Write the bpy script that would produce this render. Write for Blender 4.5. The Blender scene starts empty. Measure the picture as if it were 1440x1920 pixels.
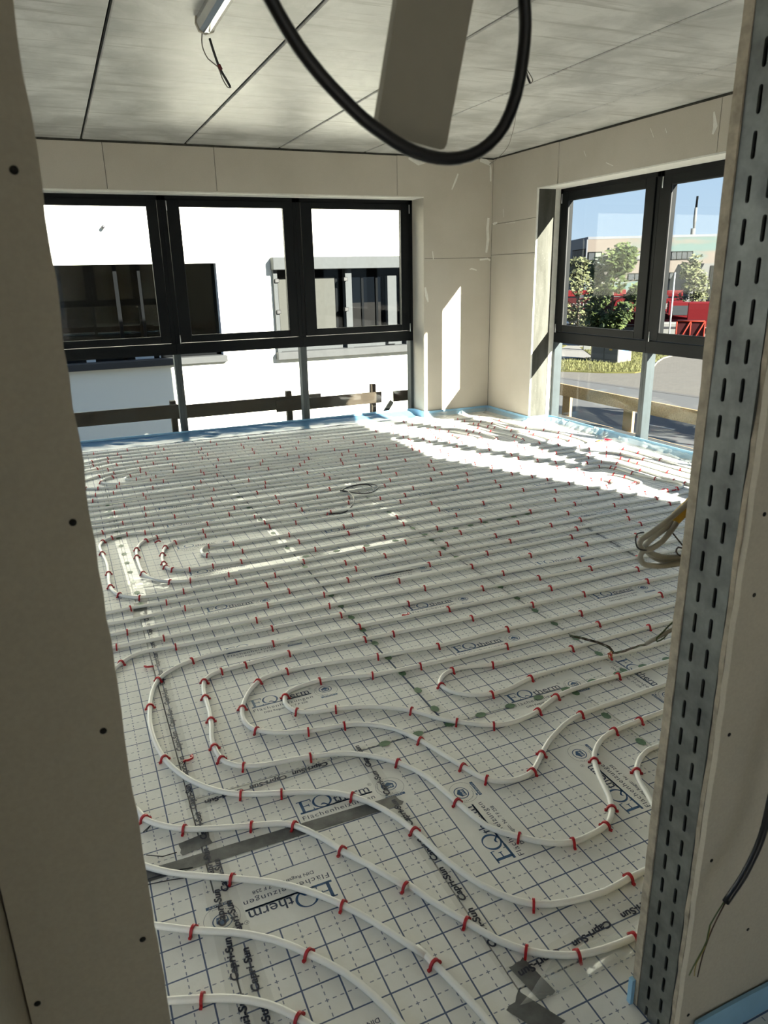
import bpy, bmesh, math, random
from mathutils import Vector, Matrix, noise
rnd = random.Random(7)
PI = math.pi
C = bpy.context.scene.collection
SC = bpy.context.scene

# ------------------------------------------------------------------ camera
cam_d = bpy.data.cameras.new('camera'); cam = bpy.data.objects.new('camera', cam_d); C.objects.link(cam)
cam_d.sensor_fit = 'HORIZONTAL'; cam_d.sensor_width = 36.0; cam_d.lens = 33.9546
cam_d.clip_start = 0.05; cam_d.clip_end = 600
cam.matrix_world = Matrix([[0.915112, 0.143704, -0.376721, -4.956181], [-0.402641, 0.276569, -0.872577, -8.019127], [-0.021204, 0.950189, 0.310953, 1.69959], [0.0, 0.0, 0.0, 1.0]])
cam_d.dof.use_dof = True; cam_d.dof.focus_distance = 4.2; cam_d.dof.aperture_fstop = 13.0
SC.camera = cam

# ------------------------------------------------------------------ sky
world = bpy.data.worlds.new('sky'); SC.world = world; world.use_nodes = True
wn = world.node_tree.nodes; wl = world.node_tree.links; wn.clear()
w_o = wn.new('ShaderNodeOutputWorld'); w_b = wn.new('ShaderNodeBackground'); w_c = wn.new('ShaderNodeTexCoord')
w_s = wn.new('ShaderNodeSeparateXYZ'); w_r = wn.new('ShaderNodeValToRGB')
wl.new(w_c.outputs['Generated'], w_s.inputs[0]); wl.new(w_s.outputs['Z'], w_r.inputs[0])
wl.new(w_r.outputs[0], w_b.inputs[0]); wl.new(w_b.outputs[0], w_o.inputs[0])
w_r.color_ramp.elements[0].position = 0.0; w_r.color_ramp.elements[0].color = (0.50, 0.64, 0.78, 1)
w_r.color_ramp.elements[1].position = 1.0; w_r.color_ramp.elements[1].color = (0.12, 0.27, 0.62, 1)
e = w_r.color_ramp.elements.new(0.22); e.color = (0.35, 0.53, 0.77, 1)
w_b.inputs[1].default_value = 0.42

# ------------------------------------------------------------------ sun
sun_d = bpy.data.lights.new('sun', 'SUN'); sun = bpy.data.objects.new('sun', sun_d); C.objects.link(sun)
sun_d.energy = 15.0; sun_d.angle = math.radians(0.53); sun_d.color = (1.0, 0.95, 0.84)
sun.rotation_euler = Vector((0.455, -1.0, 0.514)).to_track_quat('Z', 'Y').to_euler()
sun.location = (6, -13, 7)

# ------------------------------------------------------------------ exposure
SC.view_settings.view_transform = 'Standard'; SC.view_settings.look = 'None'
SC.view_settings.gamma = 1.0; SC.view_settings.use_curve_mapping = False
SC.view_settings.exposure = 1.58
try:
    SC.cycles.max_bounces = 10; SC.cycles.diffuse_bounces = 6; SC.cycles.transparent_max_bounces = 24
    SC.cycles.caustics_reflective = False; SC.cycles.caustics_refractive = False
    SC.cycles.sample_clamp_indirect = 6.0
    SC.cycles.use_denoising = True
except Exception: pass

# ------------------------------------------------------------------ materials
MATS = {}
class NT:
    def __init__(s, name):
        s.m = bpy.data.materials.new(name); s.m.use_nodes = True; s.t = s.m.node_tree
        s.t.nodes.clear(); s.out = s.n('ShaderNodeOutputMaterial')
    def n(s, k, **kw):
        x = s.t.nodes.new(k)
        for a, b in kw.items(): setattr(x, a, b)
        return x
    def l(s, a, b): s.t.links.new(a, b)
    def math(s, op, a, b=None, c=None):
        x = s.n('ShaderNodeMath', operation=op)
        for i, v in enumerate((a, b, c)):
            if v is None: continue
            if hasattr(v, 'links'): s.l(v, x.inputs[i])
            else: x.inputs[i].default_value = v
        return x.outputs[0]
    def noise(s, scale, detail=3, rough=.55, vec=None, dist=0):
        x = s.n('ShaderNodeTexNoise'); x.inputs['Scale'].default_value = scale; x.inputs['Detail'].default_value = detail
        x.inputs['Roughness'].default_value = rough; x.inputs['Distortion'].default_value = dist
        if vec is not None: s.l(vec, x.inputs['Vector'])
        return x.outputs['Fac']
    def coord(s, scale=(1, 1, 1)):
        c = s.n('ShaderNodeTexCoord'); mp = s.n('ShaderNodeMapping'); mp.inputs['Scale'].default_value = scale
        s.l(c.outputs['Object'], mp.inputs[0]); return mp.outputs[0]
    def ramp(s, f, a, b, p0=.3, p1=.7):
        r = s.n('ShaderNodeValToRGB'); s.l(f, r.inputs[0])
        r.color_ramp.elements[0].position = p0; r.color_ramp.elements[1].position = p1
        r.color_ramp.elements[0].color = (*a, 1); r.color_ramp.elements[1].color = (*b, 1); return r.outputs[0]
    def mix(s, f, a, b, blend='MIX'):
        x = s.n('ShaderNodeMix', data_type='RGBA', blend_type=blend)
        for i, v in ((0, f), (6, a), (7, b)):
            if hasattr(v, 'links'): s.l(v, x.inputs[i])
            elif isinstance(v, tuple): x.inputs[i].default_value = (*v, 1)
            else: x.inputs[i].default_value = v
        return x.outputs[2]
    def schlick(s, f0, nrm=None):
        g = s.n('ShaderNodeNewGeometry'); d = s.n('ShaderNodeVectorMath', operation='DOT_PRODUCT'); s.l(g.outputs['Incoming'], d.inputs[1])
        s.l(nrm if nrm is not None else g.outputs['Normal'], d.inputs[0])
        c = s.math('SUBTRACT', 1.0, s.math('MINIMUM', s.math('ABSOLUTE', d.outputs['Value']), 1.0))
        return s.math('MULTIPLY_ADD', s.math('POWER', c, 5.0), 1-f0, f0)
    def bsdf(s, col, rough=.6, metal=0., spec=.5, bump=None, bstr=.1, bdist=.002, **kw):
        p = s.n('ShaderNodeBsdfPrincipled')
        if hasattr(col, 'links'): s.l(col, p.inputs['Base Color'])
        else: p.inputs['Base Color'].default_value = (*col, 1)
        if hasattr(rough, 'links'): s.l(rough, p.inputs['Roughness'])
        else: p.inputs['Roughness'].default_value = rough
        p.inputs['Metallic'].default_value = metal; p.inputs['Specular IOR Level'].default_value = spec
        for k, v in kw.items(): p.inputs[k].default_value = v
        if bump is not None:
            b = s.n('ShaderNodeBump'); b.inputs['Strength'].default_value = bstr; b.inputs['Distance'].default_value = bdist
            s.l(bump, b.inputs['Height']); s.l(b.outputs[0], p.inputs['Normal'])
        s.l(p.outputs[0], s.out.inputs[0]); return p
def plain(name, col, rough=.6, metal=0., spec=.5, var=.08, scale=12, bstr=.05, **kw):
    t = NT(name); f = t.noise(scale, 4, .6, t.coord())
    lo = tuple(max(0, c*(1-var)) for c in col); hi = tuple(min(1, c*(1+var)) for c in col)
    t.bsdf(t.ramp(f, lo, hi), rough, metal, spec, f, bstr, .002, **kw); MATS[name] = t.m; return t.m
def drywall(name, base, stain):
    t = NT(name); v = t.coord(); a = t.noise(1.7, 4, .6, v); b = t.noise(160, 2, .5, v)
    c = t.mix(t.ramp(a, (0, 0, 0), (1, 1, 1), .42, .72), base, stain)
    c = t.mix(.05, c, t.ramp(b, (.1, .1, .1), (1, 1, 1)), 'OVERLAY')
    t.bsdf(c, .85, 0, .2, b, .06, .001); MATS[name] = t.m
drywall('drywall', (.51, .473, .41), (.465, .43, .365))
drywall('drywall_near', (.55, .505, .415), (.50, .46, .375))
plain('gypsum_edge', (.40, .35, .27), .9, var=.25, scale=40, bstr=.4)
plain('plaster', (.72, .71, .66), .8, var=.08, scale=20, bstr=.2)
plain('dark_gap', (.02, .018, .015), .9)
t = NT('slab_concrete'); v = t.coord((1, 1, 1)); vs = t.coord((.5, 9, 1)); a = t.noise(2.3, 5, .62, v, .4); b = t.noise(2.2, 5, .6, vs); g = t.noise(70, 3, .6, v)
c = t.mix(t.ramp(a, (0, 0, 0), (1, 1, 1), .38, .62), (.36, .36, .34), (.57, .565, .54))
c = t.mix(t.ramp(b, (0, 0, 0), (.75, .75, .75), .54, .66), c, (.30, .29, .26))
c = t.mix(t.ramp(g, (0, 0, 0), (.35, .35, .35), .62, .72), c, (.3, .29, .26))
t.bsdf(c, t.math('MULTIPLY_ADD', a, .3, .32), 0, .45, g, .12, .002); MATS['slab_concrete'] = t.m
t = NT('raw_concrete'); v = t.coord(); vs = t.coord((3, 3, .5)); a = t.noise(3, 5, .6, vs, .3); g = t.noise(45, 4, .7, v)
c = t.ramp(a, (.06, .06, .05), (.105, .104, .09), .35, .65); c = t.mix(t.ramp(g, (0, 0, 0), (.5, .5, .5), .6, .75), c, (.16, .16, .14))
t.bsdf(c, .9, 0, .2, g, .4, .004); MATS['raw_concrete'] = t.m
plain('frame_anthracite', (.0055, .0065, .007), .5, spec=.14, var=.15, scale=8, bstr=.02)
plain('post_anthracite', (.035, .046, .05), .45, var=.15, scale=8, bstr=.02)
plain('hinge_steel', (.55, .56, .56), .35, .8)
plain('gasket', (.008, .008, .008), .5)
def glass(name, tint, refl=1.0, rough=0.0):
    t = NT(name); tr = t.n('ShaderNodeBsdfTransparent'); gl = t.n('ShaderNodeBsdfGlossy'); mx = t.n('ShaderNodeMixShader')
    tr.inputs[0].default_value = (*tint, 1); gl.inputs['Roughness'].default_value = rough
    t.l(t.math('MULTIPLY', t.schlick(.035), refl), mx.inputs[0]); t.l(tr.outputs[0], mx.inputs[1]); t.l(gl.outputs[0], mx.inputs[2]); t.l(mx.outputs[0], t.out.inputs[0])
    MATS[name] = t.m
glass('window_glass', (.95, .965, .955), .28)
glass('blue_film_glass', (.30, .36, .50))
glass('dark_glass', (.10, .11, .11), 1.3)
# clear plastic film and tape
def film(name, tint, refl, rough, haze=.06, hcol=(.8, .8, .8), bs=.5, sc=30):
    t = NT(name); v = t.coord(); a = t.noise(sc, 4, .6, v, 1.0)
    b = t.n('ShaderNodeBump'); b.inputs['Strength'].default_value = bs; b.inputs['Distance'].default_value = .004; t.l(a, b.inputs['Height'])
    tr = t.n('ShaderNodeBsdfTransparent'); gl = t.n('ShaderNodeBsdfGlossy'); df = t.n('ShaderNodeBsdfDiffuse')
    tr.inputs[0].default_value = (*tint, 1); gl.inputs['Roughness'].default_value = rough; df.inputs[0].default_value = (*hcol, 1)
    t.l(b.outputs[0], gl.inputs['Normal'])
    m1 = t.n('ShaderNodeMixShader'); m2 = t.n('ShaderNodeMixShader'); m1.inputs[0].default_value = haze
    t.l(tr.outputs[0], m1.inputs[1]); t.l(df.outputs[0], m1.inputs[2])
    t.l(t.math('MULTIPLY', t.schlick(.04, b.outputs[0]), refl), m2.inputs[0]); t.l(m1.outputs[0], m2.inputs[1]); t.l(gl.outputs[0], m2.inputs[2]); t.l(m2.outputs[0], t.out.inputs[0])
    MATS[name] = t.m
film('clear_tape', (.99, .99, .985), .7, .14, .05, (.85, .85, .82), bs=.05)
film('clear_film', (.96, .97, .96), 1.0, .12, .20, (.8, .82, .78), .55, 14)
film('blue_flap', (.45, .60, .72), 1.0, .25, .88, (.12, .25, .36), .5, 10)
# insulation foil with printed 10 cm grid
t = NT('grid_foil'); tc = t.n('ShaderNodeTexCoord'); sp = t.n('ShaderNodeSeparateXYZ'); t.l(tc.outputs['Object'], sp.inputs[0])
X, Y = sp.outputs[0], sp.outputs[1]
def cell(u, per): return t.math('ABSOLUTE', t.math('SUBTRACT', t.math('FRACT', t.math('DIVIDE', u, per)), .5))   # 0.5 on the lines u = k*per
def solid(u, hw): return t.math('GREATER_THAN', cell(u, .1), .5 - hw/.1)
def mid(u, hw): return t.math('LESS_THAN', cell(u, .1), hw/.1)
def dash(u): return t.math('LESS_THAN', cell(u, .02), .26)
sol = t.math('MAXIMUM', solid(X, .0022), solid(Y, .0022))
das = t.math('MAXIMUM', t.math('MULTIPLY', mid(X, .0014), dash(Y)), t.math('MULTIPLY', mid(Y, .0014), dash(X)))
ln = t.math('MAXIMUM', sol, t.math('MULTIPLY', das, .85))
v = t.coord(); wr = t.noise(9, 5, .6, v, 1.5); we = t.noise(420, 2, .5, t.coord((1, .25, 1)))
bc = t.ramp(wr, (.74, .74, .70), (.80, .80, .765))
hb = t.math('ADD', wr, t.math('MULTIPLY', we, .06))
t.bsdf(t.mix(t.math('MULTIPLY', ln, .92), bc, (.018, .055, .15)), .55, 0, .35, hb, .22, .006); MATS['grid_foil'] = t.m
t = NT('plain_foil'); v = t.coord(); wr = t.noise(9, 5, .6, v, 1.5); t.bsdf(t.ramp(wr, (.74, .74, .70), (.80, .80, .765)), .55, 0, .35, wr, .2, .006); MATS['plain_foil'] = t.m
plain('print_blue', (.022, .08, .19), .5, var=.1); plain('print_navy', (.022, .04, .085), .5, var=.1)
plain('print_black', (.012, .014, .03), .45); plain('print_green', (.09, .17, .085), .5, var=.2, scale=60)
plain('grey_tape', (.115, .118, .115), .42, .25, var=.3, scale=25, bstr=.35)
t = NT('pipe_plastic'); v = t.coord(); a = t.noise(6, 2, .5, v); t.bsdf(t.ramp(a, (.88, .87, .81), (.93, .92, .86)), .27, 0, .5, **{'Subsurface Weight': .0}); MATS['pipe_plastic'] = t.m
plain('clip_red', (.44, .008, .014), .4, var=.15)
plain('black_rubber', (.009, .009, .01), .38, spec=.5)
plain('grey_sheath', (.30, .285, .235), .5, var=.15); plain('yellow_tape', (.46, .27, .02), .5, var=.15)
plain('wire_brown', (.05, .025, .012), .5); plain('wire_green', (.05, .075, .02), .5); plain('wire_yellow', (.25, .19, .04), .5)
plain('wire_grey', (.16, .145, .125), .5); plain('copper', (.45, .16, .06), .35, .9); plain('red_sleeve', (.12, .01, .012), .5)
plain('edge_strip_blue', (.27, .50, .70), .65, var=.08, scale=9, bstr=.2)
plain('white_plastic', (.36, .335, .27), .5, var=.05); plain('aluminium', (.55, .55, .54), .22, .9, var=.08, bstr=.03)
plain('galvanised', (.175, .185, .172), .42, .55, var=.35, scale=18, bstr=.12)
def wood(name, a, b):
    t = NT(name); v = t.coord((3, 26, 26)); f = t.noise(2.2, 5, .6, v, .6); t.bsdf(t.ramp(f, a, b), .75, 0, .25, f, .25, .003); MATS[name] = t.m
wood('timber_grey', (.028, .019, .013), (.06, .044, .031)); wood('timber_yellow', (.24, .165, .09), (.40, .29, .17)); wood('timber_light', (.22, .155, .085), (.30, .22, .12))
plain('render_white', (.80, .80, .71), .9, var=.05, scale=60, bstr=.3)
plain('sill_grey', (0.05, 0.052, 0.053), .75, spec=.12, var=.06); plain('roller_grey', (0.05, 0.054, 0.056), .75, spec=.12, var=.06); plain('reveal_grey', (.5, .52, .56), .8)
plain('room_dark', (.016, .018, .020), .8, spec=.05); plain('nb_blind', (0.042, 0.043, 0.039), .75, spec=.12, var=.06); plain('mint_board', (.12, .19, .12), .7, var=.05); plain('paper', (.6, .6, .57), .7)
plain('nb_wood', (.10, .055, .03), .6); plain('cloth_blue', (.08, .11, .2), .7); plain('cloth_teal', (.25, .5, .45), .7); plain('teal_glass', (.11, .145, .13), .15, var=.2, scale=2)
plain('asphalt', (.045, .046, .048), .9, var=.2, scale=40, bstr=.3)
t = NT('paving'); v = t.coord(); br = t.n('ShaderNodeTexBrick'); t.l(v, br.inputs['Vector']); br.inputs['Scale'].default_value = 2.2; br.inputs['Mortar Size'].default_value = .012
br.inputs['Color1'].default_value = (.092, .086, .077, 1); br.inputs['Color2'].default_value = (.08, .075, .068, 1); br.inputs['Mortar'].default_value = (.05, .048, .044, 1); t.bsdf(br.outputs[0], .9, 0, .2); MATS['paving'] = t.m
plain('kerb_stone', (.12, .115, .105), .9, var=.15, scale=9); plain('gutter_dark', (.045, .043, .042), .9); plain('road_white', (.2, .2, .195), .8)
t = NT('grass'); v = t.coord(); a = t.noise(1.1, 5, .6, v); b = t.noise(30, 3, .6, v); c = t.mix(b, t.ramp(a, (.045, .058, .014), (.115, .098, .036)), (.07, .067, .025)); t.bsdf(c, .9, 0, .1, b, .6, .02); MATS['grass'] = t.m
plain('grass_blade', (.085, .087, .026), .8, var=.5, scale=1.5)
def leafm(name, a, b):
    t = NT(name); ob = t.n('ShaderNodeTexNoise'); ob.inputs['Scale'].default_value = 2.5; t.l(t.coord(), ob.inputs['Vector']); t.bsdf(t.ramp(ob.outputs['Fac'], a, b, .35, .65), .6, 0, .3); MATS[name] = t.m
leafm('leaf_green', (.014, .027, .008), (.062, .08, .022)); leafm('leaf_pale', (.055, .065, .03), (.10, .105, .05)); plain('bark', (.07, .055, .04), .9, var=.3, scale=8)
t = NT('facade_sheen'); v = t.coord((.16, .16, .5)); f = t.noise(.9, 3, .5, v, .8)
c = t.mix(t.ramp(f, (0, 0, 0), (1, 1, 1), .44, .56), (.06, .088, .085), (.10, .086, .076)); t.bsdf(c, .9, 0, .05); MATS['facade_sheen'] = t.m  # iridescent sheen of glass film painted into the facade colour
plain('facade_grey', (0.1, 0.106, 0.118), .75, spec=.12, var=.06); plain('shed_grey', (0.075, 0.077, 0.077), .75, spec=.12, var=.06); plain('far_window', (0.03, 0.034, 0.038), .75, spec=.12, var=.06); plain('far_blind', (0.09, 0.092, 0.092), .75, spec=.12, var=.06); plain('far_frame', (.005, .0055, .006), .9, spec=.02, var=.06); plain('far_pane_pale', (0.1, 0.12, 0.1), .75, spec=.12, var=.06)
plain('truck_red', (.085, .004, .006), .75, spec=.12, var=.06); plain('truck_dark_red', (.028, .003, .004), .75, spec=.12, var=.06); plain('truck_dark', (.025, .025, .03), .5); plain('tyre', (.012, .012, .013), .85); plain('truck_white', (0.16, 0.16, 0.155), .75, spec=.12, var=.06); plain('lamp_yellow', (.6, .4, .05), .5)
plain('cabinet_grey', (0.075, 0.076, 0.078), .75, spec=.12, var=.06); plain('cabinet_white', (0.11, 0.113, 0.11), .75, spec=.12, var=.06); plain('louver_dark', (.10, .10, .105), .6); plain('sign_blue', (.08, .2, .42), .5); plain('warn_yellow', (.4, .25, .02), .5); plain('pole_grey', (.30, .31, .31), .4, .3); plain('crate_orange', (.16, .018, .01), .7, spec=.1); plain('wrap_red', (.5, .02, .05), .3, .3); plain('wrap_orange', (.6, .22, .04), .3); plain('wrap_green', (.25, .4, .2), .4)
plain('roof_bitumen', (.06, .06, .065), .9); plain('corridor_plaster', (.72, .69, .62), .85)

# ------------------------------------------------------------------ mesh helpers
class MB:
    def __init__(s): s.v = []; s.f = []; s.mi = []; s.mats = []; s.sm = []
    def _m(s, mat):
        if mat not in s.mats: s.mats.append(mat)
        return s.mats.index(mat)
    def add(s, vs, fs, mat, smooth=False):
        o = len(s.v); s.v += [tuple(p) for p in vs]; k = s._m(mat)
        for f in fs: s.f.append(tuple(o+i for i in f)); s.mi.append(k); s.sm.append(smooth)
    def box(s, a, b, mat, bev=0.):
        (x0, y0, z0), (x1, y1, z1) = a, b
        x0, x1 = sorted((x0, x1)); y0, y1 = sorted((y0, y1)); z0, z1 = sorted((z0, z1))
        if bev <= 0 or bev*2.2 > min(x1-x0, y1-y0, z1-z0):
            s.add([(x0,y0,z0),(x1,y0,z0),(x1,y1,z0),(x0,y1,z0),(x0,y0,z1),(x1,y0,z1),(x1,y1,z1),(x0,y1,z1)],
                  [(0,3,2,1),(4,5,6,7),(0,1,5,4),(1,2,6,5),(2,3,7,6),(3,0,4,7)], mat); return
        bm = bmesh.new(); bmesh.ops.create_cube(bm, size=1)
        for v in bm.verts: v.co = Vector(((x0+x1)/2+v.co.x*(x1-x0), (y0+y1)/2+v.co.y*(y1-y0), (z0+z1)/2+v.co.z*(z1-z0)))
        bmesh.ops.bevel(bm, geom=bm.edges[:], offset=bev, segments=1, affect='EDGES'); s.bm(bm, mat)
    def bm(s, bm, mat, smooth=False):
        bm.verts.index_update(); s.add([v.co[:] for v in bm.verts], [[v.index for v in f.verts] for f in bm.faces], mat, smooth); bm.free()
    def prism(s, poly, axis, a, b, mat):
        n = len(poly)
        def P(u, w, c): return {0: (c, u, w), 1: (u, c, w), 2: (u, w, c)}[axis]
        vs = [P(u, w, a) for u, w in poly] + [P(u, w, b) for u, w in poly]
        ar = sum(poly[i][0]*poly[(i+1) % n][1]-poly[(i+1) % n][0]*poly[i][1] for i in range(n))
        fl = (ar > 0) ^ (axis == 1) ^ (b < a)
        fs = [tuple(range(n))[::-1] if fl else tuple(range(n)), tuple(range(n, 2*n)) if fl else tuple(range(n, 2*n))[::-1]]
        for i in range(n):
            j = (i+1) % n; q = (i, j, n+j, n+i); fs.append(q if fl else q[::-1])
        s.add(vs, fs, mat)
    def tube(s, pts, r, mat, seg=8, cap=True, smooth=True):
        P = [Vector(p) for p in pts]; n = len(P)
        rs = r if isinstance(r, (list, tuple)) else [r]*n
        T = [(P[min(i+1, n-1)]-P[max(i-1, 0)]).normalized() for i in range(n)]
        up = Vector((0, 0, 1)) if abs(T[0].z) < .9 else Vector((1, 0, 0)); N = (up-T[0]*up.dot(T[0])).normalized()
        vs = []
        for i in range(n):
            N = (N-T[i]*N.dot(T[i])).normalized(); B = T[i].cross(N)
            for k in range(seg):
                a = 2*PI*k/seg; vs.append(P[i]+(N*math.cos(a)+B*math.sin(a))*rs[i])
        fs = [(i*seg+k, i*seg+(k+1) % seg, (i+1)*seg+(k+1) % seg, (i+1)*seg+k) for i in range(n-1) for k in range(seg)]
        if cap: fs += [tuple(range(seg))[::-1], tuple(range((n-1)*seg, n*seg))]
        s.add(vs, fs, mat, smooth)
    def grid(s, P, mat, smooth=True):
        h = len(P); w = len(P[0]); s.add([p for r in P for p in r], [(j*w+i, j*w+i+1, (j+1)*w+i+1, (j+1)*w+i) for j in range(h-1) for i in range(w-1)], mat, smooth)
    def cyl(s, c, r, h, mat, seg=16, axis=2):
        d = {0: Vector((1, 0, 0)), 1: Vector((0, 1, 0)), 2: Vector((0, 0, 1))}[axis]; s.tube([Vector(c), Vector(c)+d*h], r, mat, seg)
    def mesh(s, name):
        me = bpy.data.meshes.new(name); me.from_pydata(s.v, [], s.f)
        for m in s.mats: me.materials.append(MATS[m])
        me.polygons.foreach_set('material_index', s.mi); me.polygons.foreach_set('use_smooth', s.sm); me.update(); return me
    def build(s, name, parent=None, loc=None, rz=0., **kw):
        o = bpy.data.objects.new(name, s.mesh(name)); C.objects.link(o)
        if parent is not None: o.parent = parent
        if loc is not None: o.location = loc
        if rz: o.rotation_euler = (0, 0, rz)
        return tag(o, **kw)
def tag(o, label=None, cat=None, group=None, kind=None):
    if label: o['label'] = label
    if cat: o['category'] = cat
    if group: o['group'] = group
    if kind: o['kind'] = kind
    return o
def empty(name, loc=(0, 0, 0), rz=0., **kw):
    o = bpy.data.objects.new(name, None); C.objects.link(o); o.location = loc; o.rotation_euler = (0, 0, rz); o.empty_display_size = .1
    return tag(o, **kw)
def inst(me, name, parent=None, loc=(0, 0, 0), rot=(0, 0, 0), scale=(1, 1, 1), **kw):
    o = bpy.data.objects.new(name, me); C.objects.link(o); o.parent = parent; o.location = loc; o.rotation_euler = rot; o.scale = scale
    return tag(o, **kw)
def bx(name, a, b, mat, parent=None, bev=0., **kw):
    m = MB(); m.box(a, b, mat, bev); return m.build(name, parent, **kw)
def smooth_path(P, step=.05, z=None):
    P = [Vector((*p, 0)) if len(p) == 2 else Vector(p) for p in P]; out = []
    for i in range(len(P)-1):
        p0 = P[max(i-1, 0)]; p1 = P[i]; p2 = P[i+1]; p3 = P[min(i+2, len(P)-1)]; L = (p2-p1).length
        t1 = (p2-p0)*.5; t2 = (p3-p1)*.5
        if t1.length > 1e-6: t1 *= min(1, L/t1.length)
        if t2.length > 1e-6: t2 *= min(1, L/t2.length)
        n = max(2, min(16, int(L/step)))
        for k in range(n):
            u = k/n; h = u*u; c = h*u
            out.append(p1*(2*c-3*h+1)+t1*(c-2*h+u)+p2*(-2*c+3*h)+t2*(c-h))
    out.append(P[-1]); return out
def text2d(s, size, bold=0., shear=0., space=1.):
    cu = bpy.data.curves.new('t', 'FONT'); cu.body = s; cu.size = size; cu.offset = bold; cu.shear = shear; cu.space_character = space
    cu.resolution_u = 3; o = bpy.data.objects.new('t', cu); me = bpy.data.meshes.new_from_object(o)
    V = [v.co[:] for v in me.vertices]; F = [tuple(p.vertices) for p in me.polygons]
    bpy.data.objects.remove(o); bpy.data.curves.remove(cu); bpy.data.meshes.remove(me)
    return V, F
def put_text(mb, s, x, y, width, height, mat, bold=0., shear=0., space=1., z=0., curve=0.):
    V, F = text2d(s, 1., bold, shear, space)
    if not V: return
    x0 = min(v[0] for v in V); x1 = max(v[0] for v in V); sx = width/(x1-x0); sy = height/.7
    mb.add([(x+(v[0]-x0)*sx, y+v[1]*sy, z) for v in V], F, mat)
STR = dict(kind='structure')
H = 2.9715

# ================================================================== THE SETTING
# ---- floor: base slab and printed insulation sheets
floor = bx('floor', (-8.4, -11.6, -.25), (.42, .42, -.045), 'raw_concrete', label='floor of the room, printed insulation sheets laid over concrete', cat='floor', **STR)
SHEETS = [  # x0, x1, y0, y1, grid phase x, y
 (-4.772, -3.772, -3.858, -1.86, -4.455, -5.27), (-4.772, -3.772, -5.855, -3.862, -4.455, -5.30), (-4.772, -3.772, -1.858, .28, -4.455, -5.3),
 (-3.768, -2.862, -3.858, -1.86, -3.466, -5.40), (-3.768, -2.862, -5.845, -3.862, -3.466, -5.265), (-3.768, -2.862, -1.858, .28, -3.466, -5.3),
 (-2.858, -1.89, -3.792, -1.79, -2.49, -5.08), (-2.858, -1.89, -5.835, -3.796, -2.49, -5.08), (-2.858, -1.89, -1.788, .28, -2.49, -5.08),
 (-1.886, -.9, -3.992, -2.0, -1.5, -3.1), (-1.886, -.9, -5.9, -3.996, -1.5, -3.1), (-1.886, -.9, -1.998, .28, -1.5, -3.1),
 (-.896, .28, -3.2, .28, -.5, -3.1), (-.896, .28, -7.04, -3.204, -.5, -3.1),
 (-8.39, -4.776, -6.12, -4.0, -4.855, -5.745), (-8.39, -4.776, -3.996, .28, -4.855, -5.745), (-8.39, -4.776, -8.6, -6.124, -4.94, -6.425), (-8.39, -2.9, -11.58, -8.604, -4.94, -8.7),
 (-4.772, -4.142, -6.135, -5.859, -4.46, -5.985), (-4.772, -4.142, -8.6, -6.139, -4.434, -6.485),
 (-4.138, -3.14, -6.905, -5.849, -4.005, -6.556), (-3.136, -2.142, -7.04, -5.839, -2.94, -5.928), (-2.138, -.9, -7.04, -5.904, -2.2, -6.0),
 (-4.138, -2.9, -8.6, -6.909, -4.005, -6.903)]
for x0, x1, y0, y1, gx, gy in SHEETS:
    m = MB(); n = 6
    m.box((x0-gx, y0-gy, -.045), (x1-gx, y1-gy, 0), 'grid_foil', .0012); m.build('insulation_sheet', floor, (gx, gy, 0))

# ---- printed brand block of the foil (0.40 x 0.20 m), origin top left, text runs +x, down -y
lg = MB()
lg.add([(.002, -.002, .0004), (.398, -.002, .0004), (.398, -.198, .0004), (.002, -.198, .0004)], [(3, 2, 1, 0)], 'plain_foil')
ZP = .0007
def rect(x0, y0, x1, y1, mat='print_blue', z=ZP): lg.add([(x0, y0, z), (x1, y0, z), (x1, y1, z), (x0, y1, z)], [(0, 1, 2, 3)], mat)
def ring(cx, cy, rx, ry, wx, wy, mat, n=28, a0=0, a1=2*PI):
    vs = []; fs = []
    for k in range(n+1):
        a = a0+(a1-a0)*k/n; vs += [(cx+rx*math.cos(a), cy+ry*math.sin(a), ZP), (cx+(rx-wx)*math.cos(a), cy+(ry-wy)*math.sin(a), ZP)]
    for k in range(n): fs.append((2*k+1, 2*k, 2*k+2, 2*k+3))
    lg.add(vs, fs, mat)
rect(.023, -.097, .033, -.040); rect(.014, -.0435, .064, -.039); rect(.014, -.1010, .075, -.0930); rect(.070, -.1000, .272, -.0940); rect(.033, -.0695, .052, -.0655)   # E
rect(.061, -.053, .064, -.039); rect(.050, -.074, .053, -.061); rect(.062, -.0945, .065, -.086)
vs = []; fs = []; n = 30
for k in range(n+1):
    a = 2*PI*k/n; vs += [(.099+.034*math.cos(a), -.066+.031*math.sin(a), ZP), (.099+.026*math.cos(a), -.066+.0275*math.sin(a), ZP)]
for k in range(n): fs.append((2*k+1, 2*k, 2*k+2, 2*k+3))
lg.add(vs, fs, 'print_blue')                                                                                      # Q
sw = [(.090, -.083), (.096, -.079), (.103, -.081), (.110, -.089), (.118, -.096), (.130, -.0965)]
vs = []; fs = []
for i, (a, b) in enumerate(sw):
    w = (.0015, .003, .004, .004, .003, .002)[i]; vs += [(a, b-w, ZP), (a, b+w, ZP)]
for i in range(len(sw)-1): fs.append((2*i, 2*i+2, 2*i+3, 2*i+1))
lg.add(vs, fs, 'print_blue')
rect(.130, -.0995, .272, -.0935)
put_text(lg, 'therm', .136, -.0915, .130, .036, 'print_navy', .006, z=ZP)
for xx in (.139, .152, .168, .202, .219, .234, .249): rect(xx-.003, -.0927, xx+.007, -.0912, 'print_navy')        # slab serifs
put_text(lg, 'R', .2745, -.0615, .006, .007, 'print_navy', z=ZP); ring(.2775, -.058, .007, .007, .001, .001, 'print_navy', 16)
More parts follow.
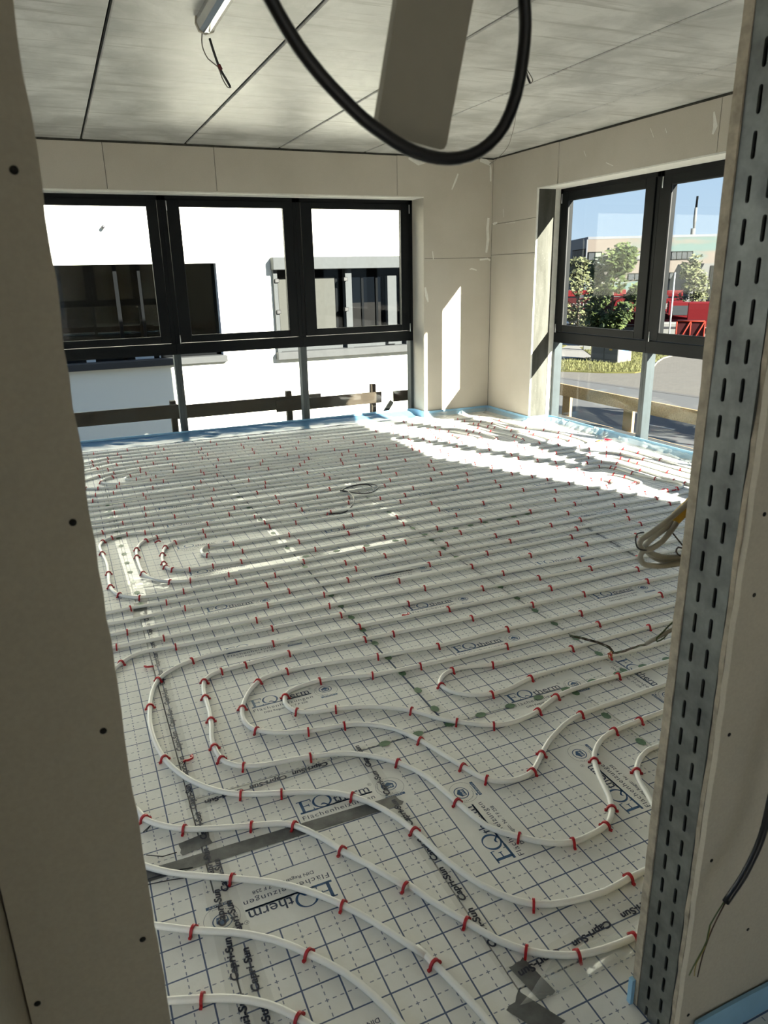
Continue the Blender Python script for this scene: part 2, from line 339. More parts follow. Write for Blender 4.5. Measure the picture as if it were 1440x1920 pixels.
put_text(lg, 'Fl\u00e4chenheizungen', .014, -.131, .256, .019, 'print_navy', 0, z=ZP, space=1.15)
put_text(lg, 'DIN Regstr. Nr. 7 F 258', .052, -.157, .186, .0125, 'print_navy', .008, z=ZP)
ring(.337, -.100, .051, .048, .0009, .0009, 'print_navy', 40); ring(.337, -.092, .0285, .026, .0035, .0032, 'print_blue')
lg.add([(.319, -.087, ZP), (.337, -.075, ZP), (.355, -.087, ZP), (.352, -.107, ZP), (.322, -.107, ZP)], [(4, 3, 2, 1, 0)], 'print_blue')
put_text(lg, 'BVF', .324, -.102, .026, .009, 'plain_foil', .02, z=ZP+.0002)
for k in range(14):
    a = PI*(.80+.66*k/13); ca, sa = math.cos(a), math.sin(a); lg.add([(.337+.040*ca, -.094+.037*sa, ZP), (.337+.0435*ca, -.094+.0402*sa, ZP), (.337+.0435*math.cos(a+.06), -.094+.0402*math.sin(a+.06), ZP), (.337+.040*math.cos(a+.06), -.094+.037*math.sin(a+.06), ZP)], [(3, 2, 1, 0)], 'print_navy')
rect(.301, -.154, .373, -.143); put_text(lg, 'QUALITY', .306, -.1515, .06, .0055, 'plain_foil', .01, z=ZP+.0002)
rect(.305, -.139, .314, -.134); put_text(lg, 'Fachverband', .317, -.139, .04, .004, 'print_navy', z=ZP)
logo_me = lg.mesh('printed_brand_block')
LOGOS = [(-4.455, y) for y in (-5.30, -4.80, -4.30, -3.745, -3.25, -2.76, -2.30, -1.80)] + [(-3.466, y) for y in (-5.73, -5.265, -4.765, -4.265, -3.40, -2.90, -2.4)] + [(-2.49, y) for y in (-5.08, -4.555, -4.0, -3.38, -2.9)] + [(-1.50, y) for y in (-3.10, -3.66, -2.6)] + [(-.5, -2.55), (-4.46, -5.985)]
for x, y in LOGOS: inst(logo_me, 'printed_brand_block', floor, (x, y, 0))
inst(logo_me, 'printed_brand_block', floor, (-4.434, -6.485, 0), (0, 0, PI)); inst(logo_me, 'printed_brand_block', floor, (-4.434, -6.985, 0), (0, 0, PI))
inst(logo_me, 'printed_brand_block', floor, (-4.005, -6.556, 0), (0, 0, PI/2)); inst(logo_me, 'printed_brand_block', floor, (-3.505, -6.556, 0), (0, 0, PI/2))
inst(logo_me, 'printed_brand_block', floor, (-2.74, -5.728, 0), (0, 0, -PI/2))

# ---- ceiling: precast slab panels with recessed joints
ceil = bx('ceiling', (-8.4, -11.6, H+.035), (.42, .42, H+.45), 'raw_concrete', label='grey precast concrete ceiling with open joints between panels', cat='ceiling', **STR)
JX = [-8.33, -7.37, -6.41, -5.452, -4.494, -3.534, -2.578, -1.62, -.636, .40]
for a, b in zip(JX[:-1], JX[1:]):
    m = MB(); m.box((a+.009, -11.5, H), (b-.009, .4, H+.034), 'slab_concrete', .006); m.build('ceiling_panel', ceil)
m = MB()
for x in JX[1:-1]: m.box((x+.001, -11.4, H+.012), (x+.0085, .3, H+.03), 'dark_gap')
m.build('joint_filler', ceil)

# ---- wall_back: plasterboard lintel and pier
TB = .013
def board(parent, poly, axis, at, th, mat='drywall', name='plasterboard', gap=.0024):
    cx = sum(p[0] for p in poly)/len(poly); cz = sum(p[1] for p in poly)/len(poly)
    q = [(u+(gap if u < cx else -gap), w+(gap if w < cz else -gap)) for u, w in poly]
    m = MB(); m.prism(q, axis, at, at+th, mat); return m.build(name, parent)
wb = empty('wall_back', (0, 0, 0), label='plasterboard wall with the ribbon of dark framed windows', cat='wall', **STR)
m = MB(); m.box((-8.4, TB+.002, 2.545), (.28, .44, H+.03), 'raw_concrete'); m.box((-.90, TB+.002, -.25), (.28, .44, 2.545), 'raw_concrete'); m.box((-8.4, TB, -.25), (-8.225, .44, 2.545), 'raw_concrete')
m.box((-8.4, .30, -.3), (-.9, .44, -.02), 'raw_concrete'); m.build('wall_core', wb)
ZT = H-.02
for a, b in ((-8.38, -6.4), (-6.4, -5.35), (-5.35, -4.317), (-4.317, -3.264), (-3.264, -1.244)): board(wb, [(a, 2.535), (b, 2.535), (b, ZT), (a, ZT)], 1, 0, TB)
m = MB(); g = .0024; m.prism([(-1.244+g, 2.535), (-.915, 2.535), (-.915, 1.871+g), (0-.002, 1.871+g), (0-.002, ZT), (-1.244+g, ZT)], 1, 0, TB, 'drywall'); m.build('plasterboard', wb)
board(wb, [(-.915, 0), (-.002, 0), (-.002, 1.871), (-.915, 1.871)], 1, 0, TB)
board(wb, [(-8.38, 0), (-8.22, 0), (-8.22, 2.535), (-8.38, 2.535)], 1, 0, TB)
m = MB(); m.box((-.9165, 0.001, 0), (-.903, .30, 2.535), 'drywall'); m.build('reveal_board', wb)
m = MB(); m.box((-8.22, 0.001, 2.527), (-.903, .31, 2.545), 'plaster'); m.box((-8.22, -.001, 2.524), (-.915, .006, 2.537), 'plaster'); m.build('lintel_reveal', wb)
# smears of filler on the boards
def smear(parent, axis, pts, w, mat='plaster', th=.0012, sgn=-1, at=0):
    m = MB(); P = [Vector((p[0], p[1])) for p in pts]; L = []; R = []
    for i, p in enumerate(P):
        d = (P[min(i+1, len(P)-1)]-P[max(i-1, 0)]).normalized(); nn = Vector((-d.y, d.x)); ww = w*1.5*(.55+.8*rnd.random())*(0.45 if i in (0, len(P)-1) else 1)
        L.append(p+nn*ww); R.append(p-nn*ww)
    poly = [tuple(p) for p in L+R[::-1]]
    m.prism(poly, axis, at, at+sgn*th, mat); m.build('filler_smear', parent)
smear(wb, 1, [(-.55, 2.62), (-.50, 2.72), (-.47, 2.79)], .012)
smear(wb, 1, [(-1.10, 2.93), (-.98, 2.90), (-.86, 2.93), (-.80, 2.90)], .028); smear(wb, 1, [(-.18, 2.945), (-.10, 2.93), (-.03, 2.9)], .03); smear(wb, 1, [(-.04, 2.93), (-.035, 2.84), (-.03, 2.72)], .014)
smear(wb, 1, [(-.05, 2.32), (-.06, 2.2), (-.05, 2.08), (-.07, 1.93)], .018); smear(wb, 1, [(-.9, 1.55), (-.88, 1.45), (-.86, 1.38)], .012); smear(wb, 1, [(-.16, 1.85), (-.05, 1.86), (-.01, 1.84)], .012)
smear(wb, 1, [(-.80, 1.95), (-.79, 1.86)], .01); smear(wb, 1, [(-.3, 1.74), (-.27, 1.75), (-.2, 1.73)], .008)

# ---- wall_right
wr_ = empty('wall_right', (0, 0, 0), label='plasterboard wall with the street windows', cat='wall', **STR)
m = MB(); m.box((TB+.002, -11.6, 2.56), (.44, TB, H+.03), 'raw_concrete'); m.box((TB+.002, -.902, -.25), (.44, 0.01, 2.56), 'raw_concrete'); m.box((TB+.002, -11.6, -.25), (.44, -6.80, 2.56), 'raw_concrete')
m.box((.30, -6.9, -.3), (.44, -.9, -.02), 'raw_concrete'); m.build('wall_core', wr_)
board(wr_, [(-.915, 0), (-.0, 0), (-.0, 1.900), (-.915, 1.900)], 0, 0, TB)
board(wr_, [(-.915, 1.900), (-.0, 1.900), (-.0, 2.245), (-.915, 2.262)], 0, 0, TB)
m = MB(); m.prism([(-1.27, 2.556), (-.915, 2.556), (-.915, 2.264), (-.001, 2.247), (-.001, ZT), (-1.25, ZT)], 0, 0, TB, 'drywall'); m.build('plasterboard', wr_)
for a, b in ((-3.31, -1.255), (-5.3, -3.31), (-7.04, -5.3)): board(wr_, [(a, 2.556), (b, 2.556), (b, ZT), (a, ZT)], 0, 0, TB)
board(wr_, [(-7.04, 0), (-6.80, 0), (-6.80, 2.556), (-7.04, 2.556)], 0, 0, TB)
m = MB(); m.box((.016, -.9165, 0), (.29, -.903, 2.556), 'raw_concrete'); m.build('concrete_reveal', wr_)
m = MB(); m.box((-.001, -.9175, 0), (.018, -.906, 2.56), 'plaster'); m.box((.235, -.922, 0), (.30, -.912, 2.55), 'plaster'); m.build('plaster_edge', wr_)
m = MB(); m.box((0.001, -6.80, 2.548), (.31, -.903, 2.562), 'plaster'); m.box((-.001, -6.80, 2.545), (.006, -.915, 2.558), 'plaster'); m.build('lintel_reveal', wr_)
for pts, w in (([(-.25, 2.31), (-.24, 2.4)], .008), ([(-.12, 2.26), (-.06, 2.255), (-.02, 2.25)], .012), ([(-.5, 2.24), (-.3, 2.24)], .006), ([(-1.7, 2.75), (-1.66, 2.81)], .004), ([(-2.6, 2.78), (-2.55, 2.86)], .004), ([(-2.75, 2.79), (-2.73, 2.83)], .004), ([(-3.24, 2.86), (-3.27, 2.75), (-3.25, 2.7)], .012), ([(-2.1, 2.62), (-2.0, 2.66)], .005)):
    smear(wr_, 0, pts, w)

# ---- wall_left and the unseen sides behind
m = MB(); m.box((-8.55, -11.75, -.25), (-8.4, .44, .2), 'corridor_plaster'); m.box((-8.55, -11.75, 2.65), (-8.4, .44, H+.03), 'corridor_plaster')
for y in (-11.75, -8.9, -6.1, -3.3, -.4): m.box((-8.55, y, .2), (-8.4, y+.25, 2.65), 'corridor_plaster')
m.build('wall_left', label='far left wall with a row of window holes added for daylight', cat='wall', **STR)  # out of view; openings added to brighten the room floor
m = MB(); m.box((-4.7, -11.75, -.25), (.44, -11.6, H+.45), 'corridor_plaster'); m.box((-8.4, -11.75, 2.6), (-4.7, -11.6, H+.45), 'corridor_plaster'); m.box((-8.4, -11.75, -.25), (-4.7, -11.6, .15), 'corridor_plaster'); m.box((-6.6, -11.75, .15), (-6.5, -11.6, 2.6), 'corridor_plaster')
m.build('wall_corridor_back', label='plastered wall with two window holes added for daylight behind the doorway', cat='wall', **STR)  # unseen openings added so sun and sky brighten the doorway side
m = MB(); m.box((-8.7, -11.9, H+.45), (1.05, .75, 5.25), 'roof_bitumen'); m.box((.46, .46, -3.7), (1.05, .75, H+.45), 'raw_concrete'); m.build('roof', label='upper storey block over the room, with an added shadow-casting corner column', cat='roof', **STR)  # corner column added out of view to complete the shadow on the neighbour

# ---- wall_front: the partition with the rough doorway we look through
YN, YF, XJ, XL = -7.185, -7.042, -3.905, -4.951
wf = empty('wall_front', (0, 0, 0), label='bare plasterboard partition around the rough doorway', cat='wall', **STR)
def rough_edge(parent, x, y0, y1, mat, amp, sgn, name, z0=-.04, z1=H-.005, th=.022, xe=None, n=70, seed=1):
    # board whose free vertical edge at x is cut unevenly; body runs to xe
    r = random.Random(seed); m = MB(); F = []; Bk = []
    for i in range(n+1):
        zz = z0+(z1-z0)*i/n; d = amp*(r.random()-.5)+amp*.8*noise.noise(Vector((seed*3.1, 0, zz*3))); F.append(((x+sgn*d), zz))
    vs = []; fs = []
    for (xx, zz) in F: vs += [(xe, y0, zz), (xx, y0, zz), (xx+sgn*0.0005*r.random(), y1, zz), (xe, y1, zz)]
    for i in range(n):
        a = 4*i; b = a+4
        for k in range(4): fs.append((a+k, a+(k+1) % 4, b+(k+1) % 4, b+k))
    fs += [(0, 1, 2, 3)[::-1], tuple(4*n+k for k in range(4))]
    m.add(vs, fs, mat); return m.build(name, parent)
# right of the doorway
rough_edge(wf, XJ-.001, YF-.021, YF, 'gypsum_edge', .003, 1, 'plasterboard', xe=-2.0, seed=3)
bx('plasterboard', (-1.998, YF-.021, -.04), (.0, YF, H-.005), 'drywall', wf)
rough_edge(wf, XJ+.001, YN, YN+.0125, 'drywall_near', .003, 1, 'plasterboard', xe=-2.65, seed=5)
rough_edge(wf, XJ+.002, YN+.0135, YN+.024, 'gypsum_edge', .005, 1, 'plasterboard', xe=-2.65, seed=9)
bx('plasterboard', (-2.648, YN, -.04), (.0, YN+.024, H-.005), 'drywall_near', wf)
# slotted stud profile
def stud(parent, x, ya, yb, seed, th=.002):
    m = MB(); W = abs(yb-ya); zs = -.02
    rows = [ya+W*.30*(1 if yb > ya else -1), ya+W*.70*(1 if yb > ya else -1)]
    pitch = 0.0645; SL = 0.0416; sw = .0085
    cols = sorted([ya, yb]); midy = (rows[0]+rows[1])/2
    def cellhole(y0, y1, z0, z1, cy, cz):
        h = SL/2-sw/2; inner = []
        for k in range(6): a = PI*k/5; inner.append((cy+sw/2*math.cos(a), cz+h+sw/2*math.sin(a)))
        for k in range(6): a = PI+PI*k/5; inner.append((cy+sw/2*math.cos(a), cz-h+sw/2*math.sin(a)))
        outer = [(y1, cz+h), (y1, z1), (cy+.3*(y1-cy), z1), (cy+.3*(y0-cy), z1), (y0, z1), (y0, cz+h), (y0, cz-h), (y0, z0), (cy+.3*(y0-cy), z0), (cy+.3*(y1-cy), z0), (y1, z0), (y1, cz-h)]
        vs = [(x, a, b) for a, b in inner]+[(x, a, b) for a, b in outer]+[(x+.006, a, b) for a, b in inner]
        fs = []
        for i in range(12):
            j = (i+1) % 12; fs.append((i, 12+i, 12+j, j)); fs.append((j, 24+j, 24+i, i))
        m.add(vs, fs, 'galvanised')
    for r, cy in enumerate(rows):
        y0, y1 = (min(ya, yb), midy) if cy < midy else (midy, max(ya, yb)); off = 0 if r == 0 else pitch*.06
        z = zs+off-pitch
        while z < H-.02:
            z0, z1 = max(z, -.03), min(z+pitch, H-.01)
            if z1-z0 > SL+.01 and z0 >= z-1e-6 and z1 >= z+pitch-1e-6: cellhole(y0, y1, z0, z1, cy, (z0+z1)/2)
            elif z1 > z0+.001: m.add([(x, y0, z0), (x, y1, z0), (x, y1, z1), (x, y0, z1)], [(0, 3, 2, 1)], 'galvanised')
            z += pitch
    m.box((x+.001, min(ya, yb), -.03), (x+.05, min(ya, yb)+.002, H-.01), 'galvanised'); m.box((x+.001, max(ya, yb)-.002, -.03), (x+.05, max(ya, yb), H-.01), 'galvanised')
    o = m.build('slotted_stud', parent)
    bx('stud_shade_backing', (x+.045, min(ya, yb)+.002, -.03), (x+.06, max(ya, yb)-.002, H-.01), 'dark_gap', parent); return o  # dark box stands in for the shade inside the hollow stud
stud(wf, XJ+.001, YF-.0225, YN+.0255, 1)
bx('insulation_core', (XJ+.06, YN+.0265, -.04), (.0, YF-.023, H-.01), 'gypsum_edge', wf)
# left pier
rough_edge(wf, XL, YN, YN+.0125, 'drywall_near', .003, -1, 'plasterboard', xe=-5.118, z1=2.133, seed=11)
rough_edge(wf, XL, YN, YN+.0125, 'drywall_near', .0025, -1, 'plasterboard', xe=-5.118, z0=2.136, seed=12)
rough_edge(wf, XL-.004, YN+.0135, YF, 'gypsum_edge', .003, -1, 'plasterboard', xe=-5.118, seed=13)
m = MB(); m.box((-5.24, -8.7, -.04), (-5.121, YF-.001, H-.005), 'drywall_near'); m.build('side_wall_board', wf)
sc = MB(); sc.cyl((0, 0, 0), .0042, .0012, 'dark_gap', 12, 1); scm = sc.mesh('screw')
for p in ((-4.972, -7.186, 1.802), (-4.971, -7.186, 1.447), (-4.975, -7.186, 1.179), (-4.969, -7.186, 0.845), (-5.107, -7.186, 0.801), (-3.869, -7.186, 1.134), (-3.880, -7.186, 0.841), (-3.877, -7.186, 0.536), (-3.726, -7.186, 0.281), (-3.878, -7.186, 0.102), (-3.874, -7.186, 1.289)):
    inst(scm, 'screw', wf, (p[0], -7.1857, p[2]))
# head of the doorway
m = MB(); m.box((XL, YN, 2.32), (XJ, YF, H-.005), 'drywall_near'); m.build('door_head', wf)

# ---- windows
def window(idx, x0, x1, axis, label, blue=False, lower_frost=False, y=.30):
    w = empty('window_%d' % idx, (0, 0, 0), label=label, cat='window', **STR)
    def P(u, d, z): return (u, d, z) if axis == 1 else (d, u, z)
    def bar(m, u0, u1, d0, d1, z0, z1, mat='frame_anthracite', bev=.003): m.box(P(u0, d0, z0), P(u1, d1, z1), mat, bev)
    zt = 2.53 if axis == 1 else 2.55
    m = MB(); bar(m, x0, x0+.045, y, y+.075, 1.0, zt); bar(m, x1-.045, x1, y, y+.075, 1.0, zt); bar(m, x0, x1, y, y+.075, zt-.05, zt); bar(m, x0, x1, y-.004, y+.075, .918, 1.035); m.build('frame', w)
    m = MB(); pw = .037
    bar(m, x0, x0+pw, y-.004, y+.10, -.02, .918, 'post_anthracite', .002); bar(m, x1-pw, x1, y-.004, y+.10, -.02, .918, 'post_anthracite', .002); bar(m, x0+pw, x1-pw, y+.03, y+.10, -.02, .03, 'post_anthracite', .002); m.build('post', w)
    m = MB(); a, b, c, d = x0+.05, x1-.05, 1.042, zt-.045; ga, gb, gc, gd = x0+.172, x1-.150, 1.112, 2.422
    for q in ((a, ga, c, d), (gb, b, c, d), (ga, gb, c, gc), (ga, gb, gd, d)): bar(m, q[0], q[1], y-.014, y+.06, q[2], q[3])
    s = m.build('sash', w)
    m = MB()
    for q in ((ga-.004, ga+.006, gc, gd), (gb-.006, gb+.004, gc, gd), (ga, gb, gc-.004, gc+.006), (ga, gb, gd-.006, gd+.004)): bar(m, q[0], q[1], y-.008, y+.004, q[2], q[3], 'gasket', 0)
    m.build('glazing_bead', s)
    m = MB(); bar(m, ga-.01, gb+.01, y+.028, y+.034, gc-.01, gd+.01, 'window_glass', 0); m.build('glass_pane', w)
    m = MB(); bar(m, x0+pw-.004, x1-pw+.004, y+.05, y+.056, .02, .925, 'blue_film_glass' if blue else 'window_glass', 0); o = m.build('glass_pane', w)
    if blue: o['label'] = 'lower pane under blue protective film'
    hs = x1-.047 if axis == 1 and idx == 1 else (x0+.047)
    if axis == 0: hs = x1-.047
    for z0 in (zt-.15, 1.03): m = MB(); m.tube([P(hs, y-.018, z0), P(hs, y-.018, z0+.095)], .0055, 'hinge_steel', 8); m.build('hinge', w)
    return w
MX = [-.917, -2.345, -3.790, -5.235, -6.68, -8.125]
LB = ['dark framed window beside the back wall pier', 'dark framed window second from the pier in the back wall', 'dark framed window third from the pier in the back wall', 'dark framed window next to the far end of the back ribbon', 'dark framed window added for daylight at the far end of the back ribbon']  # last ribbon unit added out of view to let in more light
for i in range(5): window(i+1, MX[i+1], MX[i], 1, LB[i], blue=False)
m = MB(); m.box((-8.22, .30, -.02), (-8.125, .40, 2.54), 'frame_anthracite'); m.build('trim_1', label='dark end post of the back window ribbon', cat='trim', **STR)
MY = [-.922, -2.412, -3.873, -5.334, -6.795]
LR = ['dark framed street window beside the concrete reveal', 'dark framed street window partly behind the doorway jamb', 'dark framed street window third from the corner', 'dark framed street window farthest from the corner']
for i in range(4): window(i+6, MY[i+1], MY[i], 0, LR[i])
m = MB(); m.box((-8.22, .31, -.06), (-.9, .62, -.015), 'sill_grey'); m.build('trim_2', label='grey outer sill under the back windows', cat='sill', **STR)
m = MB(); m.box((.31, -6.8, -.06), (.70, -.2, -.02), 'sill_grey'); m.build('trim_3', label='grey outer ledge under the street windows', cat='sill', **STR)

# ================================================================== THINGS INSIDE
PIPES={
 'far':[(-5.9,-0.061),(-4.796,-0.115),(-4.149,-0.12),(-3.602,-0.153),(-3.187,-0.162),(-1.561,-0.213),(-1.19,-0.2),(-0.65,-0.37),(-0.36,-0.39),(-0.26,-0.5),(-0.25,-0.69),(-0.23,-1.21),(-0.12,-1.4),(-0.06,-1.59),(-0.05,-1.85),(-0.08,-2.1),(-0.16,-2.2),(-0.3,-2.24),(-0.74,-2.23),(-1.086,-2.202),(-1.601,-2.212),(-1.989,-2.205),(-2.464,-2.193),(-2.954,-2.183),(-3.531,-2.179),(-4.132,-2.169),(-4.67,-2.17),(-5,-2.17),(-5.4,-2),(-5.65,-1.35),(-5.35,-0.7),(-4.83,-0.49),(-4.68,-0.42),(-4.22,-0.43),(-3.754,-0.445),(-3.337,-0.465),(-2.578,-0.502),(-1.802,-0.525),(-1.39,-0.53),(-0.98,-0.53),(-0.72,-0.62),(-0.6,-0.78),(-0.54,-1.04),(-0.46,-1.26),(-0.36,-1.55),(-0.35,-1.8),(-0.42,-1.9),(-0.56,-1.92),(-0.83,-1.93),(-1.161,-1.917),(-1.623,-1.914),(-2.092,-1.918),(-2.563,-1.92),(-3.069,-1.908),(-3.607,-1.909),(-4.085,-1.927),(-4.5,-1.93),(-4.89,-1.92),(-5.2,-1.8),(-5.35,-1.35),(-5.15,-1),(-4.8,-0.82),(-4.62,-0.74),(-4.14,-0.72),(-3.745,-0.737),(-3.286,-0.748),(-2.469,-0.788),(-1.939,-0.819),(-1.53,-0.8),(-1.25,-0.75),(-0.98,-0.83),(-0.88,-1),(-0.83,-1.2),(-0.8,-1.45),(-0.87,-1.58),(-1.05,-1.635),(-1.38,-1.65),(-1.803,-1.64),(-2.243,-1.622),(-2.636,-1.612),(-3.347,-1.596),(-3.823,-1.599),(-4.29,-1.58),(-4.68,-1.57),(-4.83,-1.55),(-4.96,-1.47),(-5,-1.34),(-4.93,-1.22),(-4.8,-1.12),(-4.67,-1.06),(-4.43,-1.02),(-4.13,-1.01),(-3.697,-1.021),(-3.111,-1.044),(-2.697,-1.055),(-2.164,-1.088),(-1.67,-1.11),(-1.29,-0.97),(-1.19,-1.06),(-1.13,-1.2),(-1.15,-1.31),(-1.22,-1.39),(-1.34,-1.42),(-2.054,-1.404),(-2.891,-1.399),(-3.368,-1.391),(-3.93,-1.386),(-4.33,-1.38),(-4.5,-1.39),(-4.57,-1.37),(-4.59,-1.31),(-4.54,-1.25),(-4.4,-1.23),(-4.16,-1.28),(-3.764,-1.276),(-3.318,-1.28),(-2.952,-1.288),(-2.433,-1.3),(-1.905,-1.307),(-1.53,-1.33),(-1.37,-1.27),(-1.335,-1.19),(-1.4,-1.13),(-1.52,-1.15),(-1.685,-1.186),(-2.118,-1.185),(-2.535,-1.165),(-3.028,-1.147),(-3.594,-1.123),(-4.12,-1.13),(-4.44,-1.12),(-4.69,-1.21),(-4.79,-1.3),(-4.77,-1.4),(-4.65,-1.48),(-4.39,-1.49),(-3.921,-1.49),(-3.504,-1.497),(-2.969,-1.512),(-2.436,-1.504),(-1.831,-1.534),(-1.25,-1.53),(-1,-1.47),(-0.94,-1.36),(-0.97,-1.19),(-1.08,-0.94),(-1.26,-0.84),(-1.66,-0.95),(-2.242,-0.943),(-2.868,-0.916),(-3.304,-0.892),(-3.822,-0.868),(-4.29,-0.85),(-4.71,-0.91),(-5,-1),(-5.2,-1.35),(-5.1,-1.65),(-4.86,-1.75),(-4.4,-1.75),(-3.995,-1.75),(-3.148,-1.734),(-2.665,-1.746),(-2.209,-1.752),(-1.62,-1.742),(-1.07,-1.75),(-0.76,-1.77),(-0.66,-1.75),(-0.59,-1.66),(-0.6,-1.45),(-0.67,-1.17),(-0.7,-0.95),(-0.8,-0.75),(-1.11,-0.65),(-1.66,-0.69),(-2.253,-0.678),(-2.756,-0.642),(-3.345,-0.609),(-3.809,-0.593),(-4.32,-0.57),(-4.69,-0.58),(-4.83,-0.65),(-5.25,-0.85),(-5.5,-1.35),(-5.3,-1.9),(-4.9,-2.05),(-4.49,-2.04),(-3.941,-2.053),(-3.497,-2.052),(-2.958,-2.054),(-2.438,-2.059),(-1.894,-2.071),(-1.355,-2.072),(-0.84,-2.07),(-0.44,-2.08),(-0.29,-2.06),(-0.21,-1.98),(-0.21,-1.79),(-0.32,-1.41),(-0.4,-1.09),(-0.41,-0.78),(-0.47,-0.62),(-0.63,-0.5),(-0.99,-0.44),(-1.28,-0.4),(-1.528,-0.358),(-3.069,-0.32),(-3.568,-0.307),(-4.113,-0.279),(-4.574,-0.266),(-5.9,-0.228)],
 'mid':[(-5.9,-2.493),(-4.542,-2.5),(-4.036,-2.499),(-3.533,-2.511),(-3.068,-2.504),(-2.509,-2.492),(-2.015,-2.505),(-1.498,-2.517),(-1,-2.52),(-0.41,-2.54),(-0.23,-2.57),(-0.15,-2.68),(-0.11,-2.95),(-0.09,-3.39),(-0.08,-3.98),(-0.2,-4.18),(-0.6,-4.22),(-1.42,-4.22),(-1.881,-4.227),(-2.419,-4.228),(-2.936,-4.217),(-3.508,-4.211),(-4.061,-4.201),(-4.621,-4.189),(-4.81,-4.18),(-5,-4.17),(-5.15,-4),(-5.2,-3.4),(-5.1,-2.9),(-4.87,-2.78),(-4.52,-2.77),(-3.971,-2.788),(-3.451,-2.797),(-3.011,-2.803),(-2.44,-2.806),(-1.926,-2.812),(-1.475,-2.806),(-1,-2.82),(-0.66,-2.81),(-0.51,-2.84),(-0.43,-2.96),(-0.41,-3.24),(-0.4,-3.62),(-0.38,-3.82),(-0.48,-3.92),(-0.9,-3.94),(-1.3,-3.93),(-1.723,-3.926),(-2.164,-3.937),(-2.63,-3.936),(-3.338,-3.93),(-3.757,-3.954),(-4.225,-3.951),(-4.449,-3.939),(-4.561,-3.905),(-4.653,-3.81),(-4.692,-3.698),(-4.699,-3.554),(-4.697,-3.394),(-4.685,-3.251),(-4.654,-3.155),(-4.609,-3.102),(-4.532,-3.065),(-4.218,-3.08),(-3.779,-3.097),(-3.269,-3.097),(-2.693,-3.1),(-1.776,-3.093),(-1.31,-3.1),(-0.93,-3.11),(-0.78,-3.16),(-0.71,-3.24),(-0.67,-3.4),(-0.69,-3.55),(-0.77,-3.61),(-0.88,-3.62),(-1.21,-3.63),(-1.61,-3.614),(-2.005,-3.599),(-2.467,-3.587),(-2.899,-3.596),(-3.32,-3.595),(-3.677,-3.602),(-4.059,-3.601),(-4.28,-3.574),(-4.303,-3.531),(-4.302,-3.478),(-4.282,-3.434),(-4.242,-3.409),(-4.083,-3.434),(-3.696,-3.437),(-3.298,-3.445),(-2.876,-3.429),(-2.517,-3.411),(-2.142,-3.431),(-1.46,-3.42),(-1.18,-3.47),(-1.02,-3.51),(-0.92,-3.48),(-0.88,-3.4),(-0.91,-3.32),(-0.99,-3.28),(-1.23,-3.29),(-1.67,-3.27),(-2.496,-3.241),(-3.15,-3.232),(-3.773,-3.203),(-4.224,-3.191),(-4.434,-3.232),(-4.506,-3.298),(-4.542,-3.426),(-4.554,-3.507),(-4.555,-3.587),(-4.552,-3.657),(-4.52,-3.721),(-4.425,-3.764),(-4.285,-3.772),(-4.11,-3.778),(-3.623,-3.784),(-3.132,-3.778),(-2.727,-3.78),(-2.375,-3.776),(-1.944,-3.771),(-1.54,-3.768),(-1.09,-3.77),(-0.87,-3.79),(-0.67,-3.82),(-0.47,-3.79),(-0.42,-3.69),(-0.5,-3.51),(-0.54,-3.28),(-0.57,-3.04),(-0.65,-2.97),(-0.88,-2.95),(-1.37,-2.96),(-2.099,-2.949),(-2.585,-2.953),(-3.063,-2.933),(-3.812,-2.935),(-4.163,-2.933),(-4.594,-2.923),(-4.715,-2.906),(-4.817,-2.935),(-4.863,-2.967),(-4.89,-3.012),(-4.906,-3.083),(-4.897,-3.224),(-4.882,-3.413),(-4.883,-3.604),(-4.891,-3.736),(-4.888,-3.823),(-4.876,-3.904),(-4.849,-3.969),(-4.794,-4.025),(-4.748,-4.056),(-4.64,-4.07),(-4.511,-4.077),(-4.211,-4.081),(-3.53,-4.091),(-2.818,-4.092),(-2.449,-4.096),(-1.99,-4.087),(-1.318,-4.079),(-0.91,-4.09),(-0.35,-4.06),(-0.22,-3.9),(-0.25,-3.4),(-0.26,-3.04),(-0.27,-2.83),(-0.33,-2.69),(-0.52,-2.65),(-0.9,-2.66),(-1.277,-2.651),(-1.829,-2.632),(-2.185,-2.632),(-2.618,-2.624),(-3.23,-2.665),(-3.899,-2.643),(-4.351,-2.645),(-4.72,-2.63),(-5.1,-2.68),(-5.35,-3.4),(-5.2,-4.25),(-4.9,-4.33),(-4.54,-4.31),(-3.969,-4.344),(-3.613,-4.348),(-3.08,-4.349),(-2.667,-4.345),(-2.014,-4.344),(-1.43,-4.35),(-0.5,-4.35),(-0.08,-4.32),(0.05,-4.1),(0.03,-3.4),(0.02,-3.03),(0.03,-2.73),(0.01,-2.54),(-0.09,-2.41),(-0.28,-2.37),(-0.67,-2.36),(-1.104,-2.354),(-1.575,-2.34),(-2.005,-2.339),(-2.375,-2.331),(-2.728,-2.328),(-3.201,-2.326),(-3.639,-2.325),(-4.013,-2.331),(-4.755,-2.332),(-5.9,-2.323)],
 'l31':[(-5.9,-4.444),(-4.851,-4.463),(-4.126,-4.472),(-3.349,-4.492),(-2.865,-4.493),(-2.447,-4.499),(-2.011,-4.499),(-1.615,-4.513),(-0.4,-4.528)],
 'l32':[(-5.9,-4.568),(-4.913,-4.606),(-4.226,-4.623),(-3.827,-4.63),(-3.263,-4.651),(-2.752,-4.665),(-2.218,-4.691),(-0.4,-4.737)],
 'l33':[(-4.983,-4.983),(-4.958,-4.867),(-4.906,-4.782),(-4.817,-4.719),(-4.652,-4.73),(-4.178,-4.748),(-3.811,-4.762),(-3.433,-4.793),(-2.973,-4.797),(-2.251,-4.834),(-1.886,-4.829),(-0.4,-4.896)],
